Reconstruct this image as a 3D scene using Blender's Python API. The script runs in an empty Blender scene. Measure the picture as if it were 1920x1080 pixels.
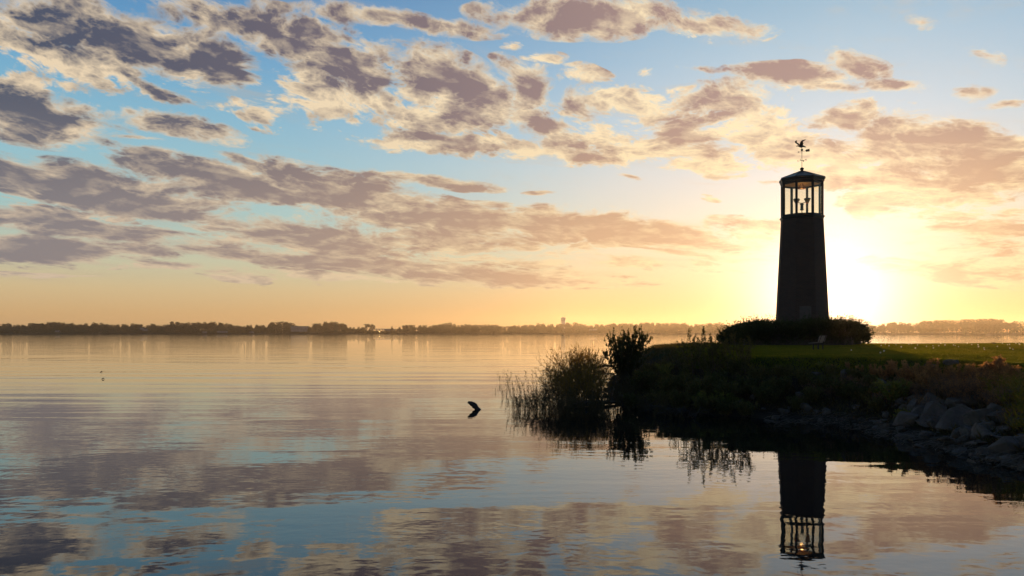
import bpy, bmesh, math, random
import numpy as np
from mathutils import Vector, Matrix, Euler, noise as mnoise

S = bpy.context.scene
COL = S.collection
PI = math.pi
F = 1500.0            # focal length in photo pixels (photo is 1920 wide)
HOR = 623.5           # photo row of the true horizon
CAMZ = 3.0            # camera height above the lake

def at(px, py, Y):    # photo pixel at depth Y -> world point
    return Vector(((px - 960) / F * Y, Y, CAMZ + (HOR - py) / F * Y))
def azel(px, py):
    a = px - 960
    return math.atan(a / F), math.atan((HOR - py) / math.hypot(F, a))
def srgb(r, g, b, k=1.0):
    f = lambda c: (c / 255 / 12.92 if c <= 10 else ((c / 255 + .055) / 1.055) ** 2.4) * k
    return (f(r), f(g), f(b), 1.0)

# ------------------------------------------------------------------ camera
cam = bpy.data.cameras.new('camera')
cam.lens = 36 * F / 1920
cam.sensor_width = 36
cam.shift_y = (HOR - 540) / 1920
cam.clip_start = 0.1
cam.clip_end = 20000
camo = bpy.data.objects.new('camera', cam)
COL.objects.link(camo)
camo.location = (0, 0, CAMZ)
camo.rotation_euler = (math.radians(90), 0, 0)
S.camera = camo

S.view_settings.view_transform = 'Standard'
S.view_settings.look = 'None'
S.view_settings.exposure = 0.0
S.view_settings.gamma = 1.0
S.view_settings.use_curve_mapping = False
S.cycles.use_denoising = True
S.cycles.max_bounces = 8
S.cycles.transparent_max_bounces = 16
S.cycles.volume_bounces = 0
S.cycles.sample_clamp_indirect = 3.0
S.cycles.sample_clamp_direct = 4.0

# ------------------------------------------------------------------ sun
SUN_AZ, SUN_EL = azel(1553, 577)
SUN_DIR = Vector((math.sin(SUN_AZ) * math.cos(SUN_EL), math.cos(SUN_AZ) * math.cos(SUN_EL), math.sin(SUN_EL)))
sun = bpy.data.lights.new('sun', 'SUN')
sun.energy = 5.0
sun.angle = math.radians(0.5)
sun.color = (1.0, 0.60, 0.26)
suno = bpy.data.objects.new('sun', sun)
COL.objects.link(suno)
suno.rotation_euler = (-SUN_DIR).to_track_quat('-Z', 'Y').to_euler()
suno.location = (60, 150, 60)

# ------------------------------------------------------------------ node helpers
class N:
    """a socket with arithmetic"""
    nt = None
    def __init__(s, sock): s.s = sock
    @staticmethod
    def lift(x): return x.s if isinstance(x, N) else x
def mth(op, a, b=None, c=None, clamp=False):
    n = N.nt.nodes.new('ShaderNodeMath'); n.operation = op; n.use_clamp = clamp
    for i, v in enumerate((a, b, c)):
        if v is None: continue
        if isinstance(v, N): N.nt.links.new(v.s, n.inputs[i])
        else: n.inputs[i].default_value = v
    return N(n.outputs[0])
N.__add__ = lambda a, b: mth('ADD', a, b); N.__radd__ = N.__add__
N.__sub__ = lambda a, b: mth('SUBTRACT', a, b); N.__rsub__ = lambda a, b: mth('SUBTRACT', b, a)
N.__mul__ = lambda a, b: mth('MULTIPLY', a, b); N.__rmul__ = N.__mul__
N.__truediv__ = lambda a, b: mth('DIVIDE', a, b)
def sstep(x, lo, hi):
    n = N.nt.nodes.new('ShaderNodeMapRange'); n.interpolation_type = 'SMOOTHSTEP'
    N.nt.links.new(x.s, n.inputs[0]); n.inputs[1].default_value = lo; n.inputs[2].default_value = hi
    return N(n.outputs[0])
def mixc(f, a, b, blend='MIX'):
    n = N.nt.nodes.new('ShaderNodeMix'); n.data_type = 'RGBA'; n.blend_type = blend
    for i, v in ((0, f), (6, a), (7, b)):
        if isinstance(v, N): N.nt.links.new(v.s, n.inputs[i])
        else: n.inputs[i].default_value = v
    return N(n.outputs[2])
def comb(x, y, z=0.0):
    n = N.nt.nodes.new('ShaderNodeCombineXYZ')
    for i, v in enumerate((x, y, z)):
        if isinstance(v, N): N.nt.links.new(v.s, n.inputs[i])
        else: n.inputs[i].default_value = v
    return N(n.outputs[0])
def noi(vec, scale, detail=4, rough=0.5, dist=0.0, color=False, lac=2.0):
    n = N.nt.nodes.new('ShaderNodeTexNoise')
    if vec is not None: N.nt.links.new(vec.s, n.inputs['Vector'])
    n.inputs['Scale'].default_value = scale; n.inputs['Detail'].default_value = detail
    n.inputs['Roughness'].default_value = rough; n.inputs['Distortion'].default_value = dist
    n.inputs['Lacunarity'].default_value = lac
    return N(n.outputs[1 if color else 0])
def vmath(op, a, b=None, scale=None):
    n = N.nt.nodes.new('ShaderNodeVectorMath'); n.operation = op
    for i, v in enumerate((a, b)):
        if v is None: continue
        if isinstance(v, N): N.nt.links.new(v.s, n.inputs[i])
        else: n.inputs[i].default_value = v
    if scale is not None: n.inputs['Scale'].default_value = scale
    return N(n.outputs['Value' if op in ('DOT_PRODUCT', 'LENGTH') else 'Vector'])
def ramp(x, stops):
    n = N.nt.nodes.new('ShaderNodeValToRGB')
    N.nt.links.new(x.s, n.inputs[0])
    el = n.color_ramp.elements
    while len(el) > 1: el.remove(el[0])
    el[0].position = stops[0][0]; el[0].color = stops[0][1]
    for p, c in stops[1:]:
        e = el.new(p); e.color = c
    return N(n.outputs[0])

# ------------------------------------------------------------------ world: evening sky with clouds, all by direction
def build_world():
    w = bpy.data.worlds.new('World'); S.world = w; w.use_nodes = True
    nt = w.node_tree; N.nt = nt; nt.nodes.clear()
    out = nt.nodes.new('ShaderNodeOutputWorld'); bg = nt.nodes.new('ShaderNodeBackground')
    tc = nt.nodes.new('ShaderNodeTexCoord'); d = N(tc.outputs['Generated'])
    sp = nt.nodes.new('ShaderNodeSeparateXYZ'); nt.links.new(d.s, sp.inputs[0])
    x, y, z = (N(sp.outputs[i]) for i in range(3))
    az = mth('ARCTAN2', x, y)
    el = mth('ARCTAN2', mth('ABSOLUTE', z), mth('SQRT', x * x + y * y))
    cosg = vmath('DOT_PRODUCT', d, tuple(SUN_DIR))
    g = mth('ARCCOSINE', mth('MINIMUM', cosg, 0.999999))
    daz = az - SUN_AZ
    w1 = mth('EXPONENT', daz * daz * -5.0)                  # near the sun's bearing
    t = el / (PI / 2)
    T = lambda e: e / (PI / 2)
    far = ramp(t, [(0, srgb(212, 168, 118)), (T(.02), srgb(216, 176, 124)), (T(.05), srgb(214, 190, 146)), (T(.085), srgb(198, 200, 172)),
                   (T(.13), srgb(168, 202, 198)), (T(.2), srgb(150, 196, 210)), (T(.27), srgb(124, 180, 210)), (T(.33), srgb(100, 158, 202)),
                   (T(.42), srgb(78, 128, 182)), (T(.8), srgb(38, 60, 96)), (1, srgb(22, 36, 62))])
    near = ramp(t, [(0, srgb(255, 190, 112)), (T(.03), srgb(255, 203, 138)), (T(.07), srgb(252, 222, 174)), (T(.12), srgb(252, 234, 205)),
                    (T(.18), srgb(236, 228, 220)), (T(.25), srgb(208, 220, 228)), (T(.33), srgb(176, 204, 222)), (T(.42), srgb(138, 180, 208)),
                    (T(.8), srgb(60, 84, 118)), (1, srgb(22, 36, 62))])
    sky = mixc(w1, far, near)
    ns = nt.nodes.new('ShaderNodeTexSky'); ns.sky_type = 'NISHITA'; ns.sun_disc = False
    ns.sun_elevation = SUN_EL; ns.sun_rotation = SUN_AZ
    nis = vmath('SCALE', N(ns.outputs[0]), scale=0.10)
    sky = mixc(0.07, sky, nis)

    # cloud field
    lv = mth('LOGARITHM', el + 0.10, math.e) + az * 0.30
    base = comb(az * 1.30, lv, 0.0)
    wv = noi(base, 4.0, 3, .5, color=True)
    warp = vmath('SUBTRACT', wv, (0.5, 0.5, 0.5))
    pos = vmath('ADD', comb(az, el, 0), vmath('MULTIPLY', warp, (0.11, 0.045, 0)))
    base2 = vmath('ADD', base, vmath('SCALE', warp, scale=0.10))
    def billow(v):
        acc = None
        for sc, am in ((8.0, 1.0), (17.0, .66), (37.0, .46), (79.0, .32), (165.0, .22)):
            q = mth('ABSOLUTE', noi(v, sc, 0, 0) - 0.5) * (2 * am)
            acc = q if acc is None else acc + q
        return acc * 0.85
    b1 = billow(base2)
    n0 = noi(base2, 5.2, 10, .62)
    r1 = noi(base2, 12.0, 5, .58)
    r2 = noi(vmath('ADD', base2, (0.016, -0.018, 0.0)), 12.0, 5, .58)
    n1 = b1 * .75 + n0 * 1.5 - 0.50

    def field(lst):
        acc = None
        for (cx, cy, a, b, rot, st) in lst:
            A, E = azel(cx, cy); c = math.cos(A)
            m = nt.nodes.new('ShaderNodeMapping'); m.vector_type = 'TEXTURE'
            m.inputs['Location'].default_value = (A, E, 0)
            m.inputs['Rotation'].default_value = (0, 0, math.radians(-rot))
            m.inputs['Scale'].default_value = (a / F * c * c * 1.25, b / F * c * 1.35, 1)
            nt.links.new(pos.s, m.inputs['Vector'])
            gt = nt.nodes.new('ShaderNodeTexGradient'); gt.gradient_type = 'SPHERICAL'
            nt.links.new(m.outputs[0], gt.inputs[0])
            v = N(gt.outputs['Fac'])
            if st != 1: v = v * st
            acc = v if acc is None else mth('MAXIMUM', acc, v)
        return acc
    DARK = [(120, 45, 220, 40, 8, 1.0), (260, 75, 220, 45, 14, 1.15), (400, 110, 90, 50, 35, 1.1), (580, 95, 150, 45, 22, 1.15), (670, 140, 90, 45, 35, 1.1),
            (860, 160, 120, 55, 28, 1.15), (925, 195, 60, 40, 50, .9), (480, 40, 340, 26, 5, 1.0), (760, 38, 200, 18, 3, .95), (1000, 160, 70, 34, 35, 1.0), (1110, 185, 60, 24, 20, .8),
            (1040, 240, 130, 34, 22, 1.05), (1095, 290, 60, 20, 12, .8), (1130, 34, 230, 34, 4, 1.25), (1330, 50, 130, 22, 6, .95),
            (70, 218, 200, 44, 5, 1.25), (330, 238, 120, 24, 10, 1.15), (250, 262, 70, 8, 3, .7), (1480, 142, 120, 20, 10, 1.15), (1560, 165, 70, 12, 12, .9), (1360, 182, 110, 36, 2, 1.0),
            (1310, 130, 60, 6, 6, .7), (1280, 245, 70, 24, 30, .95), (1330, 280, 60, 20, 20, .7), (1600, 225, 110, 34, 10, .9), (1760, 262, 230, 46, 10, 1.1), (1840, 320, 200, 40, 12, 1.0), (1680, 300, 180, 30, 16, .8),
            (1850, 440, 160, 34, 4, .75), (1800, 500, 220, 34, 3, .6), (60, 340, 160, 36, 12, 1.2), (230, 360, 260, 36, 8, 1.25), (430, 350, 190, 34, 10, 1.2),
            (640, 370, 250, 42, 8, 1.3), (820, 415, 260, 36, 6, 1.25), (1060, 432, 260, 32, 6, 1.25), (1270, 450, 170, 22, 5, 1.0), (180, 432, 330, 24, 3, 1.15), (90, 470, 220, 18, 2, 1.1),
            (560, 440, 300, 24, 5, .95), (640, 492, 380, 20, 3, 1.15), (900, 520, 330, 18, 3, 1.1), (1130, 545, 120, 6, 2, .7), (820, 340, 120, 13, 6, 1.0), (450, 308, 50, 9, 12, .9),
            (1600, 130, 60, 22, 26, .9), (1670, 165, 80, 12, 12, .9), (1740, 42, 28, 14, 20, .6), (1820, 178, 50, 14, 10, .75), (1890, 190, 60, 10, 4, .7), (1830, 115, 40, 14, 30, .5),
            (1410, 425, 90, 20, 4, .8), (320, 178, 80, 12, 20, .95), (1180, 333, 30, 5, 8, .9), (1005, 364, 26, 4, 4, .8), (830, 262, 130, 12, 8, 1.0)]
    THIN = [(60, 95, 130, 50, 6, 1.1), (130, 130, 110, 36, 10, .95), (25, 158, 60, 34, 4, 1.25), (130, 160, 60, 14, 2, .9), (230, 120, 60, 34, 30, .95), (380, 140, 130, 36, 12, 1.0), (490, 200, 80, 40, 10, .8),
            (590, 180, 110, 50, 10, 1.1), (690, 190, 140, 40, 12, 1.05), (780, 215, 110, 26, 10, 1.0), (860, 200, 170, 70, 10, .9), (720, 262, 200, 14, 7, .9), (340, 190, 110, 14, 10, .8),
            (1010, 280, 200, 24, 8, 1.1), (1130, 250, 150, 48, 14, 1.15), (1170, 185, 130, 30, 14, 1.05), (1100, 145, 50, 16, 18, .9), (1020, 112, 34, 14, 10, .85), (978, 86, 22, 9, 16, .7),
            (1200, 132, 26, 8, 4, .75), (1270, 160, 50, 8, 4, .8), (1200, 280, 130, 30, 10, 1.0), (1310, 290, 150, 40, 14, 1.15), (1390, 200, 130, 44, 4, 1.1), (1420, 250, 180, 40, 8, 1.1), (1340, 62, 120, 18, 4, .85),
            (1560, 320, 230, 46, 16, 1.1), (1700, 360, 240, 34, 10, .9), (1800, 400, 180, 30, 6, .7), (1740, 228, 70, 8, 4, .7), (1620, 195, 110, 12, 8, .8),
            (540, 455, 560, 22, 4, .95), (200, 410, 300, 30, 4, .9), (760, 460, 500, 14, 4, .85), (300, 500, 330, 9, 2, .75), (90, 508, 90, 9, 2, .75), (440, 520, 60, 7, 2, .7), (650, 528, 330, 9, 2, .8),
            (1130, 500, 260, 12, 2, .7), (1180, 470, 300, 10, 4, .8), (1400, 440, 150, 20, 4, .85), (40, 392, 120, 24, 2, .9), (540, 240, 40, 7, 3, .7), (640, 253, 50, 5, 3, .6), (1350, 368, 24, 7, 8, .6),
            (190, 322, 40, 8, 0, .8), (720, 322, 40, 6, 10, .6)]
    md = field(DARK)
    ml = field(THIN)
    nz = n1 - 0.5
    dens = mth('MAXIMUM', md + nz * 1.05 * sstep(md, 0, .12) - .17, ml * 0.80 + nz * 1.75 * sstep(ml, 0, .14) - .30)
    hb = sstep(el, 0.0, 0.05)
    alpha = sstep(dens, -0.02, 0.46) * hb
    upper = sstep(el, .60, .30)                                    # nothing painted past the placed clouds
    thick = sstep(md * 1.0 + nz * 1.5 - 0.06, -0.05, 1.10)
    lit = (r1 - r2) * 2.4 - 0.02
    shade = mth('SUBTRACT', thick, lit, clamp=True)
    w2 = mth('EXPONENT', daz * daz * -3.0)
    lo = sstep(el, .30, .08)
    darkc = mixc(w2, mixc(lo, srgb(62, 74, 96), srgb(126, 123, 130)), mixc(lo, srgb(172, 142, 134), srgb(226, 178, 134)))
    brightc = mixc(w2, mixc(lo, srgb(236, 212, 178), srgb(206, 184, 162)), mixc(lo, srgb(255, 232, 190), srgb(255, 226, 170)))
    cl = mixc(shade, brightc, darkc)
    veil = sstep(noi(comb(az * 1.2, lv * 3.6, 3.0), 3.2, 8, .62, .3), .46, .74) * sstep(mth('MAXIMUM', md, ml) + nz * .5, -.04, .30) * hb * 0.42
    sky = mixc(veil, sky, mixc(.45, brightc, darkc))
    sky = mixc(alpha * 0.96, sky, cl)
    # aureole round the low sun
    for G, c in ((mth('EXPONENT', g * g * -190.0) * 1.4, (1, .88, .66)), (mth('EXPONENT', g * g * -46.0) * .38, (1, .77, .52)), (mth('EXPONENT', g * -8.0) * .12, (1, .72, .42))):
        gv = nt.nodes.new('ShaderNodeVectorMath'); gv.operation = 'SCALE'
        gv.inputs[0].default_value = c; nt.links.new(G.s, gv.inputs['Scale'])
        sky = vmath('ADD', sky, N(gv.outputs[0]))
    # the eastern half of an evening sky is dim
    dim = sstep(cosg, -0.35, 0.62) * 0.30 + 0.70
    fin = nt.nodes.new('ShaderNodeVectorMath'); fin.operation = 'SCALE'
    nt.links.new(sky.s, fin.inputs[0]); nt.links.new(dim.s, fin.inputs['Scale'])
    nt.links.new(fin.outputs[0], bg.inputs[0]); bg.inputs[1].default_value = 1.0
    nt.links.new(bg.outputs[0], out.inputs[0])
    w.cycles.sampling_method = 'MANUAL'; w.cycles.sample_map_resolution = 1024
build_world()

# ------------------------------------------------------------------ materials
def new_mat(name):
    m = bpy.data.materials.new(name); m.use_nodes = True
    N.nt = m.node_tree
    return m, m.node_tree.nodes['Principled BSDF']
def setin(b, k, v):
    if isinstance(v, N): N.nt.links.new(v.s, b.inputs[k])
    else: b.inputs[k].default_value = v
def objco():
    return N(N.nt.nodes.new('ShaderNodeTexCoord').outputs['Object'])
def worldco():
    return N(N.nt.nodes.new('ShaderNodeNewGeometry').outputs['Position'])
def bump(h, strength=1.0, dist=1.0):
    n = N.nt.nodes.new('ShaderNodeBump'); n.inputs['Strength'].default_value = strength; n.inputs['Distance'].default_value = dist
    N.nt.links.new(h.s, n.inputs['Height']); return N(n.outputs[0])
def simple(name, c1, c2, scale=4.0, rough=0.7, metal=0.0, bmp=0.0, detail=5):
    m, b = new_mat(name)
    f = noi(objco(), scale, detail, .6)
    f2 = sstep(f, .32, .68)
    setin(b, 'Base Color', mixc(f2, (*c1, 1), (*c2, 1))); b.inputs['Roughness'].default_value = rough
    b.inputs['Metallic'].default_value = metal
    if bmp: setin(b, 'Normal', bump(f, 1.0, bmp))
    return m
def leafmat(name, c1, c2, trans=0.45, scale=1.5, tcol=None):
    m, b = new_mat(name); nt = m.node_tree
    oi = nt.nodes.new('ShaderNodeObjectInfo')
    f = mth('FRACT', noi(worldco(), scale, 3, .7) * 3.0 + N(oi.outputs['Random']))
    c = mixc(f, (*c1, 1), (*c2, 1))
    setin(b, 'Base Color', c); b.inputs['Roughness'].default_value = .65
    b.inputs['Specular IOR Level'].default_value = .25
    tr = nt.nodes.new('ShaderNodeBsdfTranslucent')
    nt.links.new((mixc(1.0, c, (*(tcol or (1.6, 1.3, .7)), 1), 'MULTIPLY')).s, tr.inputs[0])
    mx = nt.nodes.new('ShaderNodeMixShader'); mx.inputs[0].default_value = trans
    nt.links.new(b.outputs[0], mx.inputs[1]); nt.links.new(tr.outputs[0], mx.inputs[2])
    nt.links.new(mx.outputs[0], nt.nodes['Material Output'].inputs[0])
    return m

M = {}
M['bark'] = simple('bark', (.035, .026, .02), (.07, .055, .04), 6, .9, bmp=.01)
M['far_bark'] = simple('far_bark', (.04, .032, .025), (.07, .055, .045), .6, .9)
M['far_leaf'] = leafmat('far_leaf', (.032, .04, .015), (.075, .06, .022), .18, .05)
M['far_leaf_gold'] = leafmat('far_leaf_gold', (.07, .055, .018), (.12, .075, .025), .2, .05)
M['juniper'] = leafmat('juniper', (.018, .028, .012), (.045, .058, .022), .35, 1.2)
M['willow'] = leafmat('willow', (.10, .075, .018), (.19, .12, .025), .55, 2.0)
M['shrub_leaf'] = leafmat('shrub_leaf', (.03, .045, .014), (.06, .06, .02), .3, 2.0)
M['reed'] = leafmat('reed', (.045, .038, .018), (.08, .06, .025), .2, 2.0)
M['rust'] = leafmat('rust', (.13, .08, .05), (.42, .26, .14), .6, 9.0)
M['twig'] = leafmat('twig', (.075, .052, .045), (.15, .105, .09), .25, 4.0)
M['green_weed'] = leafmat('green_weed', (.10, .13, .03), (.19, .18, .05), .5, 3.0)
M['dark_weed'] = leafmat('dark_weed', (.045, .062, .02), (.12, .105, .04), .45, 2.0)
M['yellow_blade'] = leafmat('yellow_blade', (.09, .11, .02), (.22, .15, .02), .45, 5.0)
M['grass'] = leafmat('grass', (.062, .085, .012), (.12, .115, .018), .70, .35, (2.0, 1.7, .6))
M['bank_grass'] = leafmat('bank_grass', (.045, .055, .02), (.13, .09, .045), .45, .6)
M['straw'] = simple('straw', (.06, .05, .04), (.14, .115, .09), 3, .9)
M['wet_wood'] = simple('wet_wood', (.012, .010, .008), (.03, .024, .02), 8, .6, bmp=.01)
M['black_metal'] = simple('black_metal', (.012, .011, .011), (.022, .02, .02), 5, .45, .4)
M['copper'] = simple('copper', (.22, .09, .05), (.30, .13, .07), 9, .4, .8)
M['vane_iron'] = simple('vane_iron', (.02, .019, .02), (.045, .04, .04), 9, .5, .5)
M['roof_metal'] = simple('roof_metal', (.030, .034, .042), (.055, .058, .066), 3, .42, .5)
M['cream_paint'] = simple('cream_paint', (.74, .50, .20), (.82, .58, .26), 4, .6)  # cream ceiling with its warm glow worked into an orange base colour
M['amber'] = leafmat('amber', (.75, .38, .07), (.85, .48, .10), .6, 3.0)
M['concrete'] = simple('concrete', (.10, .085, .075), (.17, .145, .13), 5, .9, bmp=.004)
M['door_paint'] = simple('door_paint', (.060, .044, .040), (.08, .058, .052), 4, .6)
M['bench_wood'] = simple('bench_wood', (.12, .10, .095), (.18, .155, .145), 6, .6)
M['white_wall'] = simple('white_wall', (.16, .16, .18), (.24, .24, .26), .3, .8)
M['grey_roof'] = simple('grey_roof', (.12, .12, .13), (.2, .19, .2), .3, .8)
M['steel_pale'] = simple('steel_pale', (.45, .46, .50), (.55, .56, .6), .2, .5)
M['hull'] = simple('hull', (.18, .16, .15), (.26, .24, .22), 1, .4)
M['cloth'] = simple('cloth', (.05, .04, .04), (.09, .07, .06), 4, .9)
M['seedhead'] = leafmat('seedhead', (.75, .72, .62), (.85, .82, .75), .7, 5.0, (1.1, 1.05, .95))

def brick_mat():
    m, b = new_mat('brick'); nt = m.node_tree
    uv = N(nt.nodes.new('ShaderNodeTexCoord').outputs['UV'])
    br = nt.nodes.new('ShaderNodeTexBrick'); nt.links.new(uv.s, br.inputs['Vector'])
    br.inputs['Scale'].default_value = 1.0; br.inputs['Brick Width'].default_value = .30; br.inputs['Row Height'].default_value = .10
    br.inputs['Mortar Size'].default_value = .012; br.inputs['Bias'].default_value = -.2
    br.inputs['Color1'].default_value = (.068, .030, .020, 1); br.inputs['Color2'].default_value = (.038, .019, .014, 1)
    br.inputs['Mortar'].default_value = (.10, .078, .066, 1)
    c = mixc(noi(uv, .8, 5, .6) * .5, N(br.outputs['Color']), (.04, .028, .024, 1))
    setin(b, 'Base Color', c); b.inputs['Roughness'].default_value = .9
    setin(b, 'Normal', bump(N(br.outputs['Fac']) * -1.0 + noi(uv, 30, 3, .6) * .4, 1.0, .006))
    return m
M['brick'] = brick_mat()
def glass_mat():
    m, b = new_mat('window_glass'); nt = m.node_tree
    nt.nodes.remove(b)
    t = nt.nodes.new('ShaderNodeBsdfTransparent'); t.inputs[0].default_value = (.95, .93, .88, 1)
    g = nt.nodes.new('ShaderNodeBsdfGlossy'); g.inputs['Roughness'].default_value = .03
    lw = nt.nodes.new('ShaderNodeLayerWeight'); lw.inputs[0].default_value = .5
    fr = mth('POWER', N(lw.outputs['Facing']), 5.0) * .55 + .03
    mx = nt.nodes.new('ShaderNodeMixShader')
    nt.links.new(fr.s, mx.inputs[0]); nt.links.new(t.outputs[0], mx.inputs[1]); nt.links.new(g.outputs[0], mx.inputs[2])
    nt.links.new(mx.outputs[0], nt.nodes['Material Output'].inputs[0])
    return m
M['glass'] = glass_mat()
def emit_mat(name, c, k):
    m, b = new_mat(name)
    b.inputs['Base Color'].default_value = (*c, 1); b.inputs['Emission Color'].default_value = (*c, 1); b.inputs['Emission Strength'].default_value = k
    return m
M['lit_lens'] = emit_mat('lit_lens', (1.0, .62, .22), .12)
M['shore_lamp'] = emit_mat('shore_lamp', (1.0, .6, .2), 6.0)
def rock_mat():
    m, b = new_mat('rock'); o = objco(); nt = m.node_tree
    oi = nt.nodes.new('ShaderNodeObjectInfo')
    f = noi(o, 2.2, 8, .65); r = N(oi.outputs['Random'])
    c = mixc(sstep(f, .35, .65), (.050, .040, .034, 1), (.135, .108, .092, 1))
    c = mixc(r * .6, c, (.09, .075, .07, 1))
    c = mixc(sstep(noi(o, 5, 4, .6), .55, .7) * .5, c, (.05, .055, .03, 1))
    setin(b, 'Base Color', c); b.inputs['Roughness'].default_value = .95
    setin(b, 'Normal', bump(f + noi(o, 14, 5, .6) * .3, 1, .04))
    return m
M['rock'] = rock_mat()
def ground_mat():
    m, b = new_mat('ground_soil'); p = worldco(); nt = m.node_tree
    sp = nt.nodes.new('ShaderNodeSeparateXYZ'); nt.links.new(p.s, sp.inputs[0]); z = N(sp.outputs[2])
    f = noi(p, 1.3, 6, .65); f2 = noi(p, .25, 4, .6)
    soil = mixc(f, (.020, .016, .012, 1), (.055, .042, .030, 1))
    lawn = mixc(sstep(f2 * .6 + f * .4, .35, .65), (.022, .032, .009, 1), (.045, .052, .015, 1))
    c = mixc(sstep(z + (f - .5) * .6, 1.45, 1.9), soil, lawn)
    setin(b, 'Base Color', c); b.inputs['Roughness'].default_value = .95; b.inputs['Specular IOR Level'].default_value = .1
    setin(b, 'Normal', bump(noi(p, 6, 5, .7), 1, .06))
    return m
M['ground'] = ground_mat()
def water_mat():
    m, b = new_mat('lake_water'); p = worldco(); nt = m.node_tree
    q = vmath('MULTIPLY', p, (.13, 1.0, 1.0))
    q2 = vmath('MULTIPLY', p, (.38, 1.0, 1.0))
    q3 = vmath('MULTIPLY', p, (.04, .34, 1.0))
    patch = sstep(noi(vmath('MULTIPLY', p, (.012, .045, 1)), 1.0, 4, .55), .38, .66)
    patch2 = sstep(noi(vmath('MULTIPLY', p, (.10, .16, 1)), 1.0, 3, .55), .36, .64)
    sy = nt.nodes.new('ShaderNodeSeparateXYZ'); nt.links.new(p.s, sy.inputs[0]); far = sstep(N(sy.outputs[1]), 16, 60)
    h = noi(q3, 1.0, 2, .4) * (far * .040 + .012) \
        + noi(q, .9, 1, .4, .5) * (patch * far * .012 + .0055) \
        + noi(vmath('MULTIPLY', p, (.30, 1.0, 1)), 2.3, 1, .4, .4) * (patch2 * .0016 + .0008) \
        + noi(vmath('MULTIPLY', p, (.8, 1.0, 1)), 4.0, 1, .5, .3) * (patch2 * .0018 + far * patch * .0010 + .0006) \
        + noi(vmath('MULTIPLY', p, (1.0, 1.3, 1)), 9.0, 2, .5) * (patch2 * .00022 + .0001)
    setin(b, 'Normal', bump(h, 1.0, 1.0))
    b.inputs['Base Color'].default_value = (.004, .007, .008, 1)
    b.inputs['Roughness'].default_value = .0; b.inputs['IOR'].default_value = 1.46
    return m
M['water'] = water_mat()

# ------------------------------------------------------------------ mesh helpers
class MB:
    def __init__(s): s.v = []; s.f = []; s.uv = None
    def add(s, vs, fs):
        o = len(s.v); s.v.extend([tuple(p) for p in vs]); s.f.extend([tuple(i + o for i in f) for f in fs]); return s
    def box(s, c, size, rot=None):
        hx, hy, hz = (q / 2 for q in size); vs = []
        for x, y, z in ((-1,-1,-1),(1,-1,-1),(1,1,-1),(-1,1,-1),(-1,-1,1),(1,-1,1),(1,1,1),(-1,1,1)):
            p = Vector((x*hx, y*hy, z*hz))
            if rot is not None: p = rot @ p
            vs.append(p + Vector(c))
        return s.add(vs, [(0,3,2,1),(4,5,6,7),(0,1,5,4),(1,2,6,5),(2,3,7,6),(3,0,4,7)])
    def tube(s, pts, rad, n=6, cap=True):
        pts = [Vector(p) for p in pts]; rings = []
        if not hasattr(rad, '__len__'): rad = [rad] * len(pts)
        for i, p in enumerate(pts):
            t = (pts[min(i+1, len(pts)-1)] - pts[max(i-1, 0)]).normalized()
            a = t.orthogonal().normalized() if i == 0 else (a - t * a.dot(t)).normalized()
            b = t.cross(a)
            rings.append([p + (a * math.cos(2*PI*k/n) + b * math.sin(2*PI*k/n)) * rad[i] for k in range(n)])
        vs = [q for r in rings for q in r]; fs = []
        for i in range(len(pts)-1):
            for k in range(n):
                k2 = (k+1) % n
                fs.append((i*n+k, i*n+k2, (i+1)*n+k2, (i+1)*n+k))
        if cap: fs.append(tuple(range(n-1, -1, -1))); fs.append(tuple((len(pts)-1)*n+k for k in range(n)))
        return s.add(vs, fs)
    def lathe(s, prof, n=16, c=(0,0,0)):      # prof: (r,z) pairs
        vs = []; fs = []
        for r, z in prof:
            for k in range(n):
                a = 2*PI*k/n; vs.append((c[0]+r*math.cos(a), c[1]+r*math.sin(a), c[2]+z))
        for i in range(len(prof)-1):
            for k in range(n):
                k2 = (k+1) % n; fs.append((i*n+k, i*n+k2, (i+1)*n+k2, (i+1)*n+k))
        fs.append(tuple(range(n-1, -1, -1))); fs.append(tuple((len(prof)-1)*n+k for k in range(n)))
        return s.add(vs, fs)
    def plate(s, poly, fn, th):               # poly: 2D outline; fn(u,v,w)->3D ; th thickness
        n = len(poly)
        vs = [fn(u, v, -th/2) for u, v in poly] + [fn(u, v, th/2) for u, v in poly]
        fs = [tuple(range(n-1, -1, -1)), tuple(range(n, 2*n))] + [(i, (i+1) % n, n+(i+1) % n, n+i) for i in range(n)]
        return s.add(vs, fs)
    def build(s, name, mat, parent=None, smooth=False):
        me = bpy.data.meshes.new(name); me.from_pydata([tuple(p) for p in s.v], [], s.f)
        me.materials.append(mat)
        if smooth: me.polygons.foreach_set('use_smooth', [True]*len(me.polygons))
        me.update()
        o = bpy.data.objects.new(name, me); COL.objects.link(o)
        if parent: o.parent = parent
        return o
def fast_mesh(name, V, Fq, mat, parent=None, smooth=False):   # numpy verts and same-size faces
    V = np.asarray(V, dtype=np.float32); Fq = np.asarray(Fq, dtype=np.int32)
    me = bpy.data.meshes.new(name); k = Fq.shape[1]
    me.vertices.add(len(V)); me.vertices.foreach_set('co', V.ravel())
    me.loops.add(Fq.size); me.loops.foreach_set('vertex_index', Fq.ravel())
    me.polygons.add(len(Fq)); me.polygons.foreach_set('loop_start', np.arange(0, Fq.size, k, dtype=np.int32))
    me.update(calc_edges=True)
    if smooth: me.polygons.foreach_set('use_smooth', [True]*len(me.polygons))
    me.materials.append(mat)
    o = bpy.data.objects.new(name, me); COL.objects.link(o)
    if parent: o.parent = parent
    return o
def tag(o, label, cat, group=None, kind=None):
    if label: o['label'] = label
    if cat: o['category'] = cat
    if group: o['group'] = group
    if kind: o['kind'] = kind
    return o
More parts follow.
